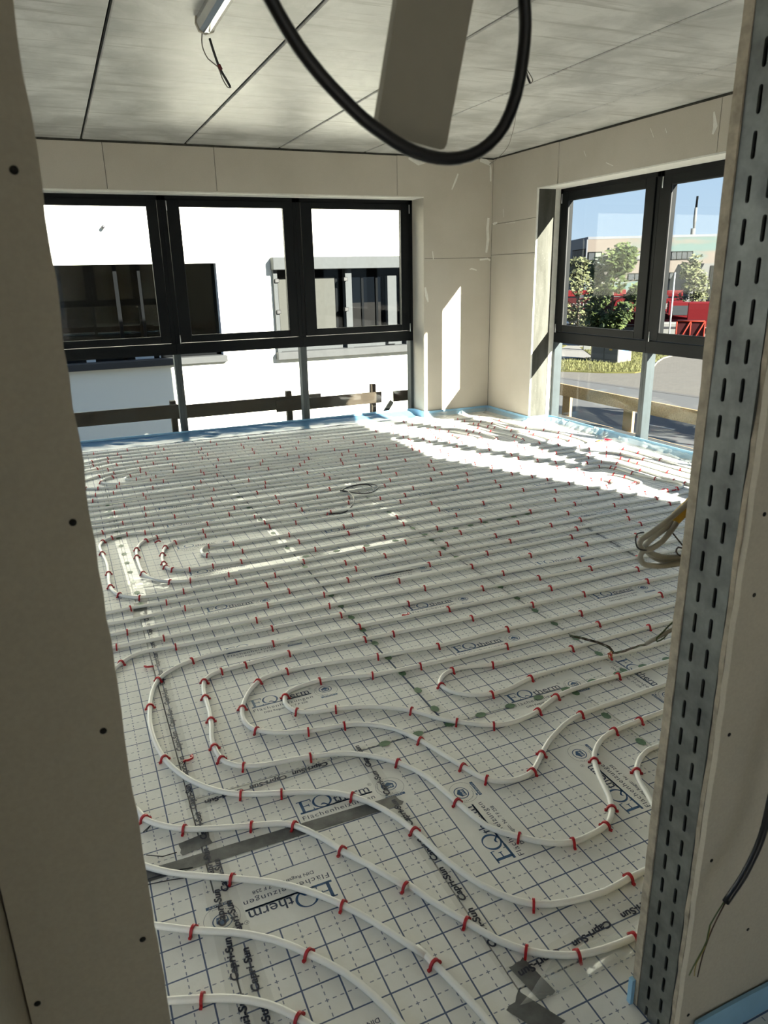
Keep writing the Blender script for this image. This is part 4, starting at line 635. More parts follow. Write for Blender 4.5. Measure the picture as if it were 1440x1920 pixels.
def flap(name, A, B, mat, label, sag=.0, n=60, k=9, amp=.012, seed=0, h0=.07, parent=None):
    # ribbon from the strip's top (A polyline) down to the floor (B polyline)
    DA = smooth_path(A, .05); DB = smooth_path(B, .05)
    def samp(D, u): x = u*(len(D)-1); i = min(int(x), len(D)-2); return D[i].lerp(D[i+1], x-i)
    P = []
    for j in range(k+1):
        w = j/k; row = []
        for i in range(n+1):
            u = i/n; a = samp(DA, u); b = samp(DB, u); p = a.lerp(b, w); z = h0*(1-w)**1.7+.002
            nz = noise.noise(Vector((p.x*7, p.y*7, seed+w*2)))+.6*noise.noise(Vector((p.x*19, p.y*19, seed)))
            row.append((p.x+amp*.5*nz*(.2 if j in (0,) else 1), p.y+amp*.5*nz, max(.0025, z+amp*abs(nz)*(0 if j == 0 else 1))))
        P.append(row)
    m = MB(); m.grid(P, mat); return m.build(name, parent, label=label, cat='film' if label else None)
flap('film_flap', [(-6.5, .25), (-3.7, .25), (-1.0, .25)], [(-6.5, .0), (-4.9, .015), (-3.7, .03), (-2.6, .02), (-1.5, .035), (-1.0, .03)], 'blue_flap', 'bluish plastic skirt of the edge strip under the back windows', n=120, amp=.012, h0=.055)
flap('film_flap', [(-.92, -.03), (-.3, -.03), (-.03, -.04)], [(-.92, -.10), (-.4, -.14), (-.12, -.16)], 'clear_film', 'clear plastic skirt at the foot of the back wall pier', n=40, h0=.05, seed=3)
flap('film_flap', [(-.03, -.06), (-.03, -.5), (-.02, -.9)], [(-.16, -.12), (-.13, -.5), (-.14, -.9)], 'clear_film', 'clear plastic skirt on the corner side of the street wall pier', n=40, h0=.05, seed=5)
flap('film_flap', [(-.01, -.93), (.1, -.96), (.25, -1.05), (.24, -1.4), (.24, -1.9)], [(-.14, -.95), (-.06, -1.1), (.04, -1.3), (.07, -1.5), (.12, -1.9)], 'clear_film', 'crumpled clear plastic skirt in front of the concrete reveal', n=60, amp=.05, h0=.06, seed=8)
flap('film_flap', [(.25, -1.95), (.25, -2.6), (.25, -3.6), (.25, -5)], [(.14, -1.95), (.08, -2.4), (.17, -3.0), (.12, -3.6), (.15, -5)], 'clear_film', 'crumpled clear plastic skirt along the street windows', n=90, amp=.03, h0=.06, seed=11)
flap('film_scrap', [(-4.168, -6.955), (-4.049, -6.975), (-3.828, -6.962)], [(-4.009, -6.878), (-3.896, -6.887), (-3.742, -6.886)], 'clear_film', 'crumpled clear film scrap at the foot of the stud', n=34, k=14, amp=.022, h0=.012, seed=15)
flap('film_scrap', [(-4.759, -3.729), (-4.612, -3.846), (-4.476, -3.870)], [(-4.803, -3.821), (-4.659, -3.977), (-4.489, -3.951)], 'clear_tape', 'crumpled shiny tape scrap beside the left bends of the middle coil', n=30, k=8, amp=.02, h0=.01, seed=17)
# sweet wrapper by the street windows
m = MB(); P = []
for j in range(9):
    P.append([(.012*math.cos(2*PI*k/10)*(1.2 if j in (0, 8) else (.35 if j in (1, 7) else 1))*(1+.2*rnd.random()), -.035+.0088*j, .014+.012*math.sin(2*PI*k/10)*(1.1 if j in (0, 8) else (.35 if j in (1, 7) else 1))) for k in range(11)])
m.grid(P, 'wrap_red'); x, y = (0.129, -2.170); m.build('sweet_wrapper', None, (x, y, .004), .4, label='crumpled red wrapper on the film by the street windows', cat='wrapper')
m = MB(); m.grid([[(i*.02, j*.014, .006+.01*rnd.random()) for i in range(4)] for j in range(4)], 'wrap_orange', False); x, y = (0.065, -2.163); m.build('paper_scrap', None, (x-.05, y, .004), .2, label='small orange paper scrap beside the red wrapper', cat='paper')

# ---- black cable lying in a loop in mid floor
m = MB(); lp = [(-3.289, -3.118, 0.004), (-3.198, -3.136, 0.004), (-3.134, -3.104, 0.006), (-3.068, -3.037, 0.02), (-3.018, -2.944, 0.026), (-2.984, -2.813, 0.03), (-2.979, -2.714, 0.03), (-3.0, -2.661, 0.028), (-3.024, -2.649, 0.026), (-2.965, -2.617, 0.03), (-2.895, -2.584, 0.035), (-2.824, -2.587, 0.04), (-2.761, -2.611, 0.04), (-2.723, -2.658, 0.04), (-2.714, -2.716, 0.035), (-2.75, -2.766, 0.03), (-2.812, -2.812, 0.028), (-2.873, -2.81, 0.027), (-2.931, -2.771, 0.027), (-2.982, -2.712, 0.03), (-3.021, -2.681, 0.034), (-2.96, -2.631, 0.04), (-2.888, -2.617, 0.045), (-2.817, -2.631, 0.048), (-2.772, -2.661, 0.045), (-2.76, -2.709, 0.035), (-2.792, -2.798, 0.026)]
m.tube(smooth_path(lp, .02), .0045, 'black_rubber', 8); m.build('floor_cable', label='black cable lying in a loop on the middle pipes', cat='cable')

# ---- ceiling luminaire batten and loose cables
lb = empty('batten_light', (-4.035, -3.72, H), label='aluminium batten light fixed under the ceiling slab', cat='light')
m = MB(); m.prism([(-.045, 0), (-.05, -.03), (-.036, -.062), (-.012, -.074), (.012, -.074), (.036, -.062), (.05, -.03), (.045, 0)], 1, 0, -1.25, 'aluminium'); m.build('housing', lb)
m = MB(); m.prism([(-.05, 0), (-.054, -.03), (-.038, -.066), (0, -.079), (.038, -.066), (.054, -.03), (.05, 0)], 1, .012, -.01, 'white_plastic'); m.build('end_cap', lb)
cl = empty('lamp_cable', (-4.019, -3.700, 2.888), label='black and grey cable loop hanging from the end of the batten light', cat='cable')
def hang(name, parent, pts, r, mat):
    m = MB(); o = Vector(parent.location); m.tube([p-o for p in smooth_path(pts, .02)], r, mat, 7); return m.build(name, parent)
hang('black_cable', cl, [(-4.016, -3.700, 2.884), (-4.002, -3.700, 2.830), (-3.976, -3.700, 2.751), (-3.949, -3.700, 2.706), (-3.927, -3.700, 2.668)], .0065, 'black_rubber')
hang('grey_cable', cl, [(-4.052, -3.700, 2.909), (-4.060, -3.710, 2.846), (-4.036, -3.710, 2.788), (-3.986, -3.700, 2.758), (-3.973, -3.720, 2.705), (-3.949, -3.720, 2.662), (-3.924, -3.700, 2.665)], .003, 'wire_grey')
hang('red_sleeve', cl, [(-3.981, -3.705, 2.767), (-3.969, -3.705, 2.743)], .009, 'red_sleeve')
cl = empty('ceiling_cable', (-1.939, -3.500, 2.952), label='short black cable loop hanging behind the big hanging cable', cat='cable')
hang('black_cable', cl, [(-2.074, -3.669, 2.970), (-1.925, -3.500, 2.913), (-1.898, -3.500, 2.870)], .007, 'black_rubber'); hang('grey_cable', cl, [(-1.930, -3.500, 2.949), (-1.896, -3.500, 2.913), (-1.878, -3.500, 2.886), (-1.897, -3.500, 2.866)], .003, 'wire_grey')
m = MB(); m.tube(smooth_path([(-1.257, -2.353, 2.968), (-1.154, -2.200, 2.922), (-0.987, -1.900, 2.868), (-0.836, -1.600, 2.820), (-0.744, -1.300, 2.774), (-0.662, -1.000, 2.753)], .03), .0028, 'wire_grey', 6); m.build('ceiling_wire', label='thin grey wire dangling from the ceiling towards the corner', cat='wire')

# ---- things hanging in the doorway
m = MB(); ya = -7.295
poly = [(-4.5331, 2.33), (-4.6405, 1.8446), (-4.6366, 1.8383), (-4.6259, 1.8323), (-4.6055, 1.8256), (-4.5717, 1.8197), (-4.5674, 1.8208), (-4.5644, 1.8254), (-4.4515, 2.33)]
m.prism(poly, 1, ya, ya+.012, 'white_plastic'); m.build('trunking_cover', label='flat off-white plastic cover strip hanging in the doorway', cat='cover')
m = MB(); pts = [(-4.9071, -7.335, 2.1628), (-4.8522, -7.335, 2.076), (-4.8082, -7.335, 2.0066), (-4.7752, -7.335, 1.9545), (-4.7533, -7.335, 1.9198), (-4.7441, -7.335, 1.9053), (-4.7311, -7.335, 1.8876), (-4.7127, -7.335, 1.868), (-4.6934, -7.335, 1.8513), (-4.6733, -7.335, 1.8358), (-4.6523, -7.335, 1.8236), (-4.6305, -7.335, 1.8133), (-4.608, -7.335, 1.8073), (-4.5848, -7.335, 1.8054), (-4.561, -7.335, 1.8091), (-4.54, -7.335, 1.8195), (-4.5221, -7.335, 1.8374), (-4.5095, -7.335, 1.8644), (-4.5028, -7.335, 1.8971), (-4.501, -7.335, 1.9242), (-4.5033, -7.335, 1.946), (-4.5077, -7.335, 1.9895), (-4.5144, -7.335, 2.0547), (-4.5211, -7.335, 2.1199)]
m.tube(smooth_path(pts, .012), .0062, 'black_rubber', 12); m.build('hanging_cable', label='thick black cable hanging in a bow in front of the off-white strip', cat='cable')
wc = empty('wall_cable', (-3.904, -7.250, 0.499), label='black cable with stripped ends hanging on the near partition wall', cat='cable')
hang('sheath', wc, [(-3.790, -7.260, 1.006), (-3.823, -7.260, 0.869), (-3.836, -7.260, 0.741), (-3.844, -7.260, 0.644), (-3.876, -7.260, 0.566), (-3.910, -7.255, 0.507)], .0072, 'black_rubber')
hang('conductor', wc, [(-3.910, -7.255, 0.507), (-3.929, -7.250, 0.445), (-3.939, -7.245, 0.374), (-3.938, -7.240, 0.309)], .0014, 'wire_brown'); hang('conductor', wc, [(-3.915, -7.255, 0.509), (-3.938, -7.250, 0.456), (-3.938, -7.248, 0.412), (-3.961, -7.245, 0.354), (-3.967, -7.243, 0.331)], .0014, 'wire_green'); hang('conductor', wc, [(-3.912, -7.253, 0.506), (-3.936, -7.250, 0.459), (-3.934, -7.247, 0.405), (-3.954, -7.245, 0.360), (-3.948, -7.240, 0.317)], .0012, 'wire_yellow')

# ---- grey cable bundle and twisted wires out of the far side of the jamb
cbn = empty('cable_bundle', (-3.848, -6.930, 1.167), label='grey cables bundled with yellow tape behind the doorway jamb', cat='cable')
hang('cable', cbn, [(-3.815, -7.046, 1.343), (-3.741, -6.960, 1.289), (-3.765, -6.940, 1.247), (-3.830, -6.940, 1.206), (-3.887, -6.940, 1.177), (-3.910, -6.940, 1.167), (-3.915, -6.940, 1.156), (-3.906, -6.940, 1.145)], .0058, 'grey_sheath')
hang('cable', cbn, [(-3.743, -6.925, 1.222), (-3.813, -6.925, 1.184), (-3.860, -6.925, 1.162), (-3.884, -6.925, 1.145), (-3.876, -6.925, 1.130), (-3.836, -6.925, 1.110), (-3.792, -6.925, 1.101), (-3.727, -6.925, 1.096)], .0066, 'grey_sheath')
hang('cable', cbn, [(-3.786, -6.935, 1.219), (-3.821, -6.935, 1.177), (-3.848, -6.935, 1.151), (-3.875, -6.935, 1.140), (-3.899, -6.935, 1.137), (-3.905, -6.935, 1.125), (-3.896, -6.935, 1.110), (-3.873, -6.935, 1.100), (-3.831, -6.935, 1.092), (-3.736, -6.935, 1.088)], .0062, 'grey_sheath')
hang('cable', cbn, [(-3.867, -6.915, 1.124), (-3.844, -6.915, 1.105), (-3.809, -6.915, 1.092), (-3.714, -6.915, 1.084)], .006, 'grey_sheath')
hang('yellow_tape', cbn, [(-3.816, -6.930, 1.191), (-3.799, -6.930, 1.204), (-3.750, -6.930, 1.239)], .0135, 'yellow_tape')
hang('tie_wire', cbn, [(-3.916, -6.950, 1.187), (-3.933, -6.950, 1.187), (-3.936, -6.950, 1.174), (-3.930, -6.950, 1.157), (-3.917, -6.950, 1.149), (-3.904, -6.950, 1.146)], .0016, 'black_rubber')
hang('conductor', cbn, [(-3.815, -6.930, 1.162), (-3.786, -6.930, 1.132), (-3.775, -6.930, 1.119), (-3.795, -6.930, 1.127), (-3.800, -6.930, 1.118), (-3.786, -6.930, 1.105), (-3.764, -6.930, 1.104)], .0018, 'wire_brown')
tw = empty('twisted_wires', (-3.852, -6.950, 0.932), label='brown and green twisted wires sticking out of the jamb above the floor', cat='wire')
hang('sheath', tw, [(-3.788, -7.046, 1.009), (-3.721, -6.960, 0.948), (-3.734, -6.940, 0.934), (-3.794, -6.940, 0.934), (-3.827, -6.940, 0.926), (-3.861, -6.930, 0.908)], .0048, 'grey_sheath')
base = [(-3.859, -6.930, 0.907), (-3.854, -6.900, 0.886), (-3.862, -6.860, 0.854), (-3.867, -6.840, 0.843), (-3.871, -6.830, 0.853), (-3.882, -6.800, 0.854), (-3.901, -6.780, 0.858), (-3.924, -6.750, 0.858)]
for k, mt in enumerate(('wire_brown', 'wire_green', 'wire_brown')):
    D = smooth_path(base, .008); pts = [d+Vector((.0022*math.cos(i*.55+k*2.09), 0, .0022*math.sin(i*.55+k*2.09))) for i, d in enumerate(D)]; m = MB(); m.tube([p-Vector(tw.location) for p in pts], .0013, mt, 5); m.build('conductor', tw)
hang('conductor', tw, [(-3.874, -6.840, 0.849), (-3.881, -6.840, 0.841), (-3.877, -6.840, 0.831), (-3.870, -6.840, 0.835), (-3.872, -6.840, 0.847)], .0013, 'copper'); hang('conductor', tw, [(-3.743, -6.930, 0.958), (-3.796, -6.940, 0.953), (-3.822, -6.940, 0.935), (-3.840, -6.940, 0.923), (-3.837, -6.940, 0.914), (-3.818, -6.940, 0.918), (-3.784, -6.930, 0.932), (-3.730, -6.920, 0.937)], .0018, 'wire_green')

# ================================================================== OUTSIDE
# ---- guard rails of planks
gr = empty('guard_rail', (-3, .75, 0), label='weathered timber guard rail outside the back windows', cat='railing')
def pk(name, par, a, b, mat, bev=.004):
    o = Vector(par.location); return bx(name, tuple(Vector(a)-o), tuple(Vector(b)-o), mat, par, bev)
pk('rail_plank', gr, (-6.9, .735, .145), (-3.78, .762, .305), 'timber_grey'); pk('rail_plank', gr, (-3.80, .764, .125), (-2.0, .79, .285), 'timber_grey'); pk('rail_plank', gr, (-2.6, .735, .10), (-1.17, .762, .245), 'timber_grey')
for x in (-3.83, -2.41, -1.26, -5.3): pk('rail_post', gr, (x-.035, .795, -.7), (x+.035, .865, .34), 'timber_grey')
pk('toe_board', gr, (-6.9, .735, -.28), (-1.0, .762, -.12), 'timber_grey')
gr2 = empty('guard_rail', (-.9, .75, 0), label='short weathered plank end outside the pier side of the back windows', cat='railing')
pk('rail_plank', gr2, (-1.0, .735, .095), (.1, .762, .235), 'timber_grey'); pk('rail_post', gr2, (-.1, .765, -.7), (-.03, .83, .3), 'timber_grey')
m = MB(); m.prism([(-.02, -.055), (.11, .12), (.155, .085), (.03, -.09)], 1, 0, .03, 'sill_grey'); m.prism([(-.05, -.06), (.06, -.045), (.05, -.09), (-.05, -.10)], 1, .002, .028, 'truck_dark'); m.build('metal_bracket', None, (-1.15, .74, 0), label='tilted grey metal bracket between the plank ends', cat='bracket')
gs = empty('guard_rail', (.75, -2, 0), label='yellow timber guard rail outside the street windows', cat='railing')
pk('rail_plank', gs, (.735, -6.9, .21), (.765, -.1, .355), 'timber_yellow')
for y in (-.61, -1.72, -3.4, -5.0): pk('rail_post', gs, (.77, y-.075, -.6), (.81, y+.075, .24), 'timber_light')
pk('toe_board', gs, (.735, -6.9, -.10), (.765, -.1, -.035), 'timber_yellow')

# ---- neighbouring white building
nb = empty('white_building', (-4, 9, -3.7), label='white rendered building close outside the back windows', cat='building')
def nbx(name, a, b, mat, par=None, bev=0.):
    o = Vector((-4, 9, -3.7)); return bx(name, tuple(Vector(a)-o), tuple(Vector(b)-o), mat, par or nb, bev)
m = MB(); o_ = Vector((-4, 9, -3.7))
for a, b in (((-16, 9, -3.7), (5, 9.4, -.11)), ((-16, 9, 2.03), (5, 9.4, 7)), ((-16, 9, -.11), (-6.2, 9.4, 2.03)), ((-1.51, 9, -.11), (-.22, 9.4, 2.03)), ((3.19, 9, -.11), (5, 9.4, 2.03)), ((4.6, 9.4, -3.7), (5, 20, 7))):
    m.box(tuple(Vector(a)-o_), tuple(Vector(b)-o_), 'render_white')
m.build('facade', nb)
nbx('window_reveal', (-1.53, 9.02, -.1), (-1.512, 9.36, 2.03), 'reveal_grey'); nbx('sill', (-6.25, 8.88, -.115), (-1.47, 9.2, .03), 'sill_grey', bev=.01)
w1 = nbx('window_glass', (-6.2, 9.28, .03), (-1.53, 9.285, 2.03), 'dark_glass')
m = MB()
for a, b in (((-6.2, 9.26, .03), (-1.53, 9.31, .09)), ((-3.70, 9.26, .03), (-3.62, 9.31, 2.03)), ((-3.2, 9.26, .03), (-3.14, 9.31, 2.03)), ((-1.6, 9.26, .03), (-1.53, 9.31, 2.03))): m.box(tuple(Vector(a)-o_), tuple(Vector(b)-o_), 'far_frame')
m.build('window_frame', nb)
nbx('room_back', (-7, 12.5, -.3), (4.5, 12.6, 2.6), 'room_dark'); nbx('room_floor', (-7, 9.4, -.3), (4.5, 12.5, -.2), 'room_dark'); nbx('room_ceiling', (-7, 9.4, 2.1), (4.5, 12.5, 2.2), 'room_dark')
nbx('room_cupboard', (-3.62, 9.7, -.2), (-3.2, 10.1, 1.7), 'nb_wood'); nbx('teal_panel', (-5.2, 10.2, .5), (-3.75, 10.25, 1.65), 'teal_glass'); nbx('pinned_sheet', (-3.17, 9.5, 1.42), (-2.93, 9.51, 1.68), 'paper'); nbx('pinned_sheet', (-3.1, 9.5, 1.2), (-2.95, 9.51, 1.3), 'paper')
nbx('window_sheet', (-4.47, 9.24, -.02), (-4.28, 9.25, .10), 'paper'); nbx('window_sheet', (-3.45, 9.24, .02), (-3.05, 9.25, .15), 'paper'); nbx('window_sheet', (-2.93, 9.24, .03), (-2.9, 9.25, .16), 'paper')
nbx('stacked_cloth', (-4.6, 9.6, .55), (-4.38, 9.8, .98), 'cloth_blue'); nbx('stacked_cloth', (-5.3, 9.6, .72), (-4.72, 9.8, .88), 'cloth_teal')
# second window with roller shutter box
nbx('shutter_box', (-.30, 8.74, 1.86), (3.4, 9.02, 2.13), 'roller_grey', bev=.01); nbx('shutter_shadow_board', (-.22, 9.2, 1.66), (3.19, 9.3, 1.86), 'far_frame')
nbx('blind_panel', (-.1, 9.16, .10), (1.30, 9.2, 1.68), 'nb_blind'); nbx('guide_rail', (-.27, 8.9, -.1), (-.18, 9.1, 1.86), 'roller_grey'); nbx('guide_rail', (1.50, 8.95, -.1), (1.66, 9.15, 1.86), 'roller_grey'); nbx('guide_rail', (2.62, 9.0, .05), (2.86, 9.15, 1.68), 'roller_grey'); nbx('guide_rail', (3.1, 8.95, -.1), (3.25, 9.15, 1.86), 'roller_grey')
nbx('outer_sill', (-.30, 8.8, -.15), (3.25, 9.2, .02), 'sill_grey', bev=.01); nbx('sill_panel', (-.18, 9.1, .02), (3.1, 9.14, .12), 'roller_grey')
for x in (-.25, 1.43): 
    for z in (1.62, .93): nbx('shutter_arm', (x, 8.86, z-.04), (x+.10, 9.0, z+.05), 'gasket', bev=.01)
nbx('window_glass', (1.66, 9.22, .1), (3.1, 9.225, 1.70), 'dark_glass')
for x in (1.32, 2.0, 2.38, 2.56): nbx('window_frame', (x, 9.18, .03), (x+.055, 9.25, 1.70), 'far_frame')
m = MB(); m.prism([(1.75-o_.x, .12-o_.z), (1.98-o_.x, .12-o_.z), (1.98-o_.x, 1.42-o_.z), (1.75-o_.x, 1.18-o_.z)], 1, .5, .52, 'mint_board'); m.build('mint_board', nb)
nbx('mint_board', (2.06, 9.55, .12), (2.37, 9.57, 1.66), 'mint_board'); nbx('mint_board', (2.86, 9.5, .12), (3.1, 9.52, 1.25), 'mint_board')
m = MB(); put_text(m, 'MANN', 0, 0, .30, .10, 'print_navy', .0); o = m.build('sign_reflection', nb, (2.07+4, .53, 1.03+3.7)); o.rotation_euler = (PI/2, 0, 0)  # letters stand in for a sign reflected in the window glass
m = MB(); m.tube([(0, 0, 0), (0, -.12, 0)], .035, 'truck_dark', 10); m.build('wall_bolt', nb, (-3.79+4, 0, 2.76+3.7))

# ---- ground, road, verge
G = -3.7
bx('ground', (-120, -120, G-.5), (260, 260, G), 'paving', label='grey paved ground of the street outside', cat='ground', **STR)
m = MB(); m.add([(7, -60, G+.012), (31.6, -60, G+.012), (19.0, 23.5, G+.012), (12.5, 66, G+.012), (0, 66, G+.012), (7, 23, G+.012)], [(0, 1, 2, 3, 4, 5)], 'asphalt'); m.build('road', label='grey asphalt road outside the street windows', cat='road', **STR)
m = MB(); m.add([(19.0, 23.5, G+.02), (19.35, 23.6, G+.02), (31.9, -60, G+.02), (31.6, -60, G+.02)], [(3, 2, 1, 0)], 'gutter_dark'); m.add([(12.5, 66, G+.02), (12.8, 66, G+.02), (19.35, 23.6, G+.02), (19.0, 23.5, G+.02)], [(3, 2, 1, 0)], 'gutter_dark'); m.build('trim_4', label='dark gutter line along the road edge', cat='gutter', **STR)
for k in range(5):
    m = MB(); y0 = 10.9-k*5; m.add([(14.15+.14*(12.3-y0), y0, G+.02), (14.27+.14*(12.3-y0), y0, G+.02), (14.27+.14*(10.9-y0), y0+1.4, G+.02), (14.15+.14*(10.9-y0), y0+1.4, G+.02)], [(0, 1, 2, 3)], 'road_white'); m.build('road_marking', label='white dash painted on the asphalt road', cat='marking', group='white road dashes', kind='structure')
GP = [(19.6, 29.5), (20.7, 25.8), (22.3, 24.0), (23.6, 23.1), (25.2, 23.6), (27.9, 26.0), (29.6, 27.3), (34.5, 29.8), (40, 33), (40, 38), (30, 36), (26.5, 30), (24.6, 29.6), (23.0, 31.0)]
m = MB(); m.prism(GP, 2, G, G+.06, 'grass'); ve = m.build('grass_verge', label='sunlit grass verge around the grey cabinet', cat='grass', kind='stuff')
m = MB()
def inside(x, y):
    c = False; n = len(GP)
    for i in range(n):
        (a, b), (p, q) = GP[i], GP[i-1]
        if (b > y) != (q > y) and x < (p-a)*(y-b)/(q-b)+a: c = not c
    return c
cnt = 0
while cnt < 5200:
    x = rnd.uniform(19.5, 34); y = rnd.uniform(22.5, 34)
    if not inside(x, y): continue
    a = rnd.random()*PI; h = rnd.uniform(.06, .2); w = .02; dx, dy = math.cos(a)*w, math.sin(a)*w; lx, ly = rnd.uniform(-.05, .05), rnd.uniform(-.05, .05)
    m.add([(x-dx, y-dy, G+.05), (x+dx, y+dy, G+.05), (x+lx, y+ly, G+.06+h)], [(0, 1, 2)], 'grass_blade'); cnt += 1
m.build('grass_tufts', ve, kind='stuff')
m = MB(); m.add([(26.5, 30.2, G+.05), (30, 36, G+.05), (40, 38, G+.05), (60, 60, G+.05), (20, 60, G+.05), (18, 36, G+.05), (23, 31.2, G+.05)], [(0, 1, 2, 3, 4, 5, 6)], 'kerb_stone'); m.build('yard', label='pale yard surface behind the grass verge', cat='ground', **STR)
m = MB()
for (a, b), (c, d) in zip(GP[4:9], GP[5:9]):
    m.tube([(a, b, G+.05), (c, d, G+.05)], .06, 'kerb_stone', 6)
m.build('trim_5', label='pale kerb stones along the verge', cat='kerb', **STR)
m = MB(); m.prism([(19.2, 33), (24, 32.2), (30, 37.5), (30, 39), (19, 36)], 2, G+.051, G+.09, 'grass'); m.build('grass_strip', label='dry grass strip in front of the red trucks', cat='grass', kind='stuff')

# ---- electric cabinet, pedestal, poles
ec = empty('electric_cabinet', (25.65, 26.9, G+.061), math.radians(-75), label='grey street cabinet with louvred doors on the grass', cat='cabinet')
W_, Dp, Hc = 1.95, 1.4, 1.5
m = MB(); m.box((-W_, 0, 0), (0, Dp, .12), 'kerb_stone'); m.build('plinth', ec)
m = MB(); m.box((-W_+.01, .01, .12), (-.01, Dp-.01, Hc), 'cabinet_grey', .01); m.box((-.012, .01, .12), (.004, Dp-.01, Hc), 'cabinet_white'); m.build('body', ec)
m = MB(); m.box((-W_-.03, -.03, Hc), (.03, Dp+.03, Hc+.06), 'cabinet_grey', .01); m.build('lid', ec)
for i in range(2):
    x0 = -W_+.03+i*(W_/2-.01); d = MB(); d.box((x0, -.012, .14), (x0+W_/2-.04, .008, Hc-.03), 'cabinet_grey', .004); do = d.build('door', ec)
    for zb in (.18, 1.05):
        for k in range(6): l = MB(); l.box((x0+.06, -.022, zb+k*.052), (x0+W_/2-.10, -.010, zb+k*.052+.026), 'louver_dark'); l.build('louver', do)
m = MB(); m.prism([(-.62, .72), (-.40, .72), (-.51, .93)], 1, -.02, -.013, 'warn_yellow'); m.prism([(-.545, .745), (-.475, .745), (-.51, .85)], 1, -.024, -.02, 'truck_dark'); m.build('warning_sign', ec)
m = MB(); m.box((-1.0, -.035, .7), (-.96, -.012, .85), 'truck_dark'); m.build('door_handle', ec)
m = MB(); m.box((.004, .12, .58), (.012, 1.12, .72), 'sign_blue'); m.box((.004, .62, .78), (.012, .86, 1.0), 'sign_blue'); m.box((.012, .68, .86), (.014, .80, .94), 'cabinet_white'); m.build('side_sticker', ec)
m = MB(); m.box((-.25, -.15, 0), (.25, .15, .75), 'cabinet_white', .02); m.box((-.28, -.18, .75), (.28, .18, .8), 'cabinet_grey'); m.build('junction_box', None, (29.2, 34.2, G+.061), -.6, label='small white junction box beyond the grass', cat='cabinet')
m = MB(); m.tube([(0, 0, 0), (0, 0, 5.1)], [.055, .045], 'pole_grey', 10); m.build('sign_pole', None, (31.0, 28.4, G+.061), label='slim grey pole behind the right street window', cat='pole')
m = MB(); m.tube([(0, 0, 0), (0, 0, 2.2)], .03, 'truck_white', 8); m.tube([(0, 0, .2), (0, 0, .5)], .032, 'truck_red', 8); m.tube([(0, 0, .8), (0, 0, 1.1)], .032, 'truck_red', 8); m.build('striped_post', None, (26.0, 36.8, G+.091), label='thin red and white post in front of the trucks', cat='post')

# ---- trees
def tree(loc, h, rad, ch, label, leaf='leaf_green', nl=2600, seed=1, ls=.16):
    r = random.Random(seed); t_ = empty('street_tree', loc, label=label, cat='tree', group='street trees')
    m = MB(); m.tube([(0, 0, 0), (.03, .02, h*.3), (-.02, .03, h*.6), (0, 0, h*.85)], [.10, .08, .05, .02], 'bark', 8)
    for k in range(9):
        a = k*2.4; z = h*.38+h*.05*k; m.tube([(0, 0, z), (rad*.35*math.cos(a), rad*.35*math.sin(a), z+.35), (rad*.7*math.cos(a), rad*.7*math.sin(a), z+.6)], [.035, .022, .008], 'bark', 5)
    m.build('trunk', t_)
    cl_ = []
    for k in range(26):
        a = r.random()*2*PI; u = r.random(); zz = h-ch+ch*u; rr = rad*math.sin(PI*min(.97, .15+.8*u))**.7*math.sqrt(r.random()); cl_.append((rr*math.cos(a), rr*math.sin(a), zz, rad*r.uniform(.22, .42)))
    m = MB()
    for k in range(nl):
        cx, cy, cz, cr = cl_[k % len(cl_)]
        while True:
            p = Vector((r.uniform(-1, 1), r.uniform(-1, 1), r.uniform(-1, 1)))
            if p.length < 1: break
        p = Vector((cx, cy, cz))+p.normalized()*cr*(p.length**.5)
        d = Vector((r.gauss(0, 1), r.gauss(0, 1), r.gauss(0, 1))).normalized(); q = d.orthogonal().normalized(); s_ = ls*r.uniform(.6, 1.3)
        m.add([p-d*s_, p-q*s_*.5, p+d*s_, p+q*s_*.5], [(0, 1, 2, 3)], leaf)
    o = m.build('crown', t_, kind='stuff')
def polar(az, dist): a = math.radians(az); return (-4.956+dist*math.sin(a), -8.019+dist*math.cos(a))
tree((*polar(40.6, 58), G), 6.5, 2.15, 5.0, 'leafy green street tree before the red trucks, behind the first street window', seed=3, nl=5200, ls=.22)
tree((*polar(38.2, 65), G), 5.9, 2.2, 4.8, 'paler green tree left of the leafy one, in front of the grey end wall', 'leaf_pale', 2200, 5, .22)
tree((*polar(46.0, 71), G), 6.2, 1.6, 4.2, 'pale thin tree in front of the sloping grey shed', 'leaf_pale', 1700, 8, .18)
tree((20.5, -.5, G), 8.5, 2.6, 5.5, 'street tree beyond the road, hidden past the jamb', seed=12, nl=2600, ls=.22)
tree((14.6, 5.6, G), 7.5, 2.2, 5, 'second street tree beyond the road, hidden past the jamb', seed=14, nl=2200, ls=.22)

# ---- far office building
FB = {'x': 47.44, 'y': 57.64, 'a': -0.4453, 'L': 40.0, 'H': 8.49, 'win': [(0.06, 1.52, 6.35, 7.24, 2, 1), (2.87, 3.57, 6.56, 7.21, 1, 3), (2.93, 3.72, 4.62, 6.46, 2, 0), (4.37, 6.35, 6.28, 7.18, 3, 3), (8.16, 11.02, 6.25, 7.11, 5, 0), (0.12, 1.48, 4.13, 5.02, 2, 1), (4.39, 6.53, 4.24, 5.01, 3, 0), (8.14, 11.02, 4.2, 5.01, 5, 0), (8.24, 10.14, 2.91, 3.39, 1, 0)], 'endz': [6.35, 4.13]}
def fq(u, z, d=0.): return (u, -d, z)
fb = empty('office_building', (FB['x'], FB['y'], G), FB['a'], label='pale three storey office building across the street', cat='building')
Lb_, Hb = FB['L'], FB['H']
m = MB(); m.box((0, 0, 0), (Lb_, 14, Hb), 'facade_sheen'); m.box((-.02, -.02, Hb), (Lb_, 14, Hb+.25), 'facade_grey'); m.build('facade', fb)
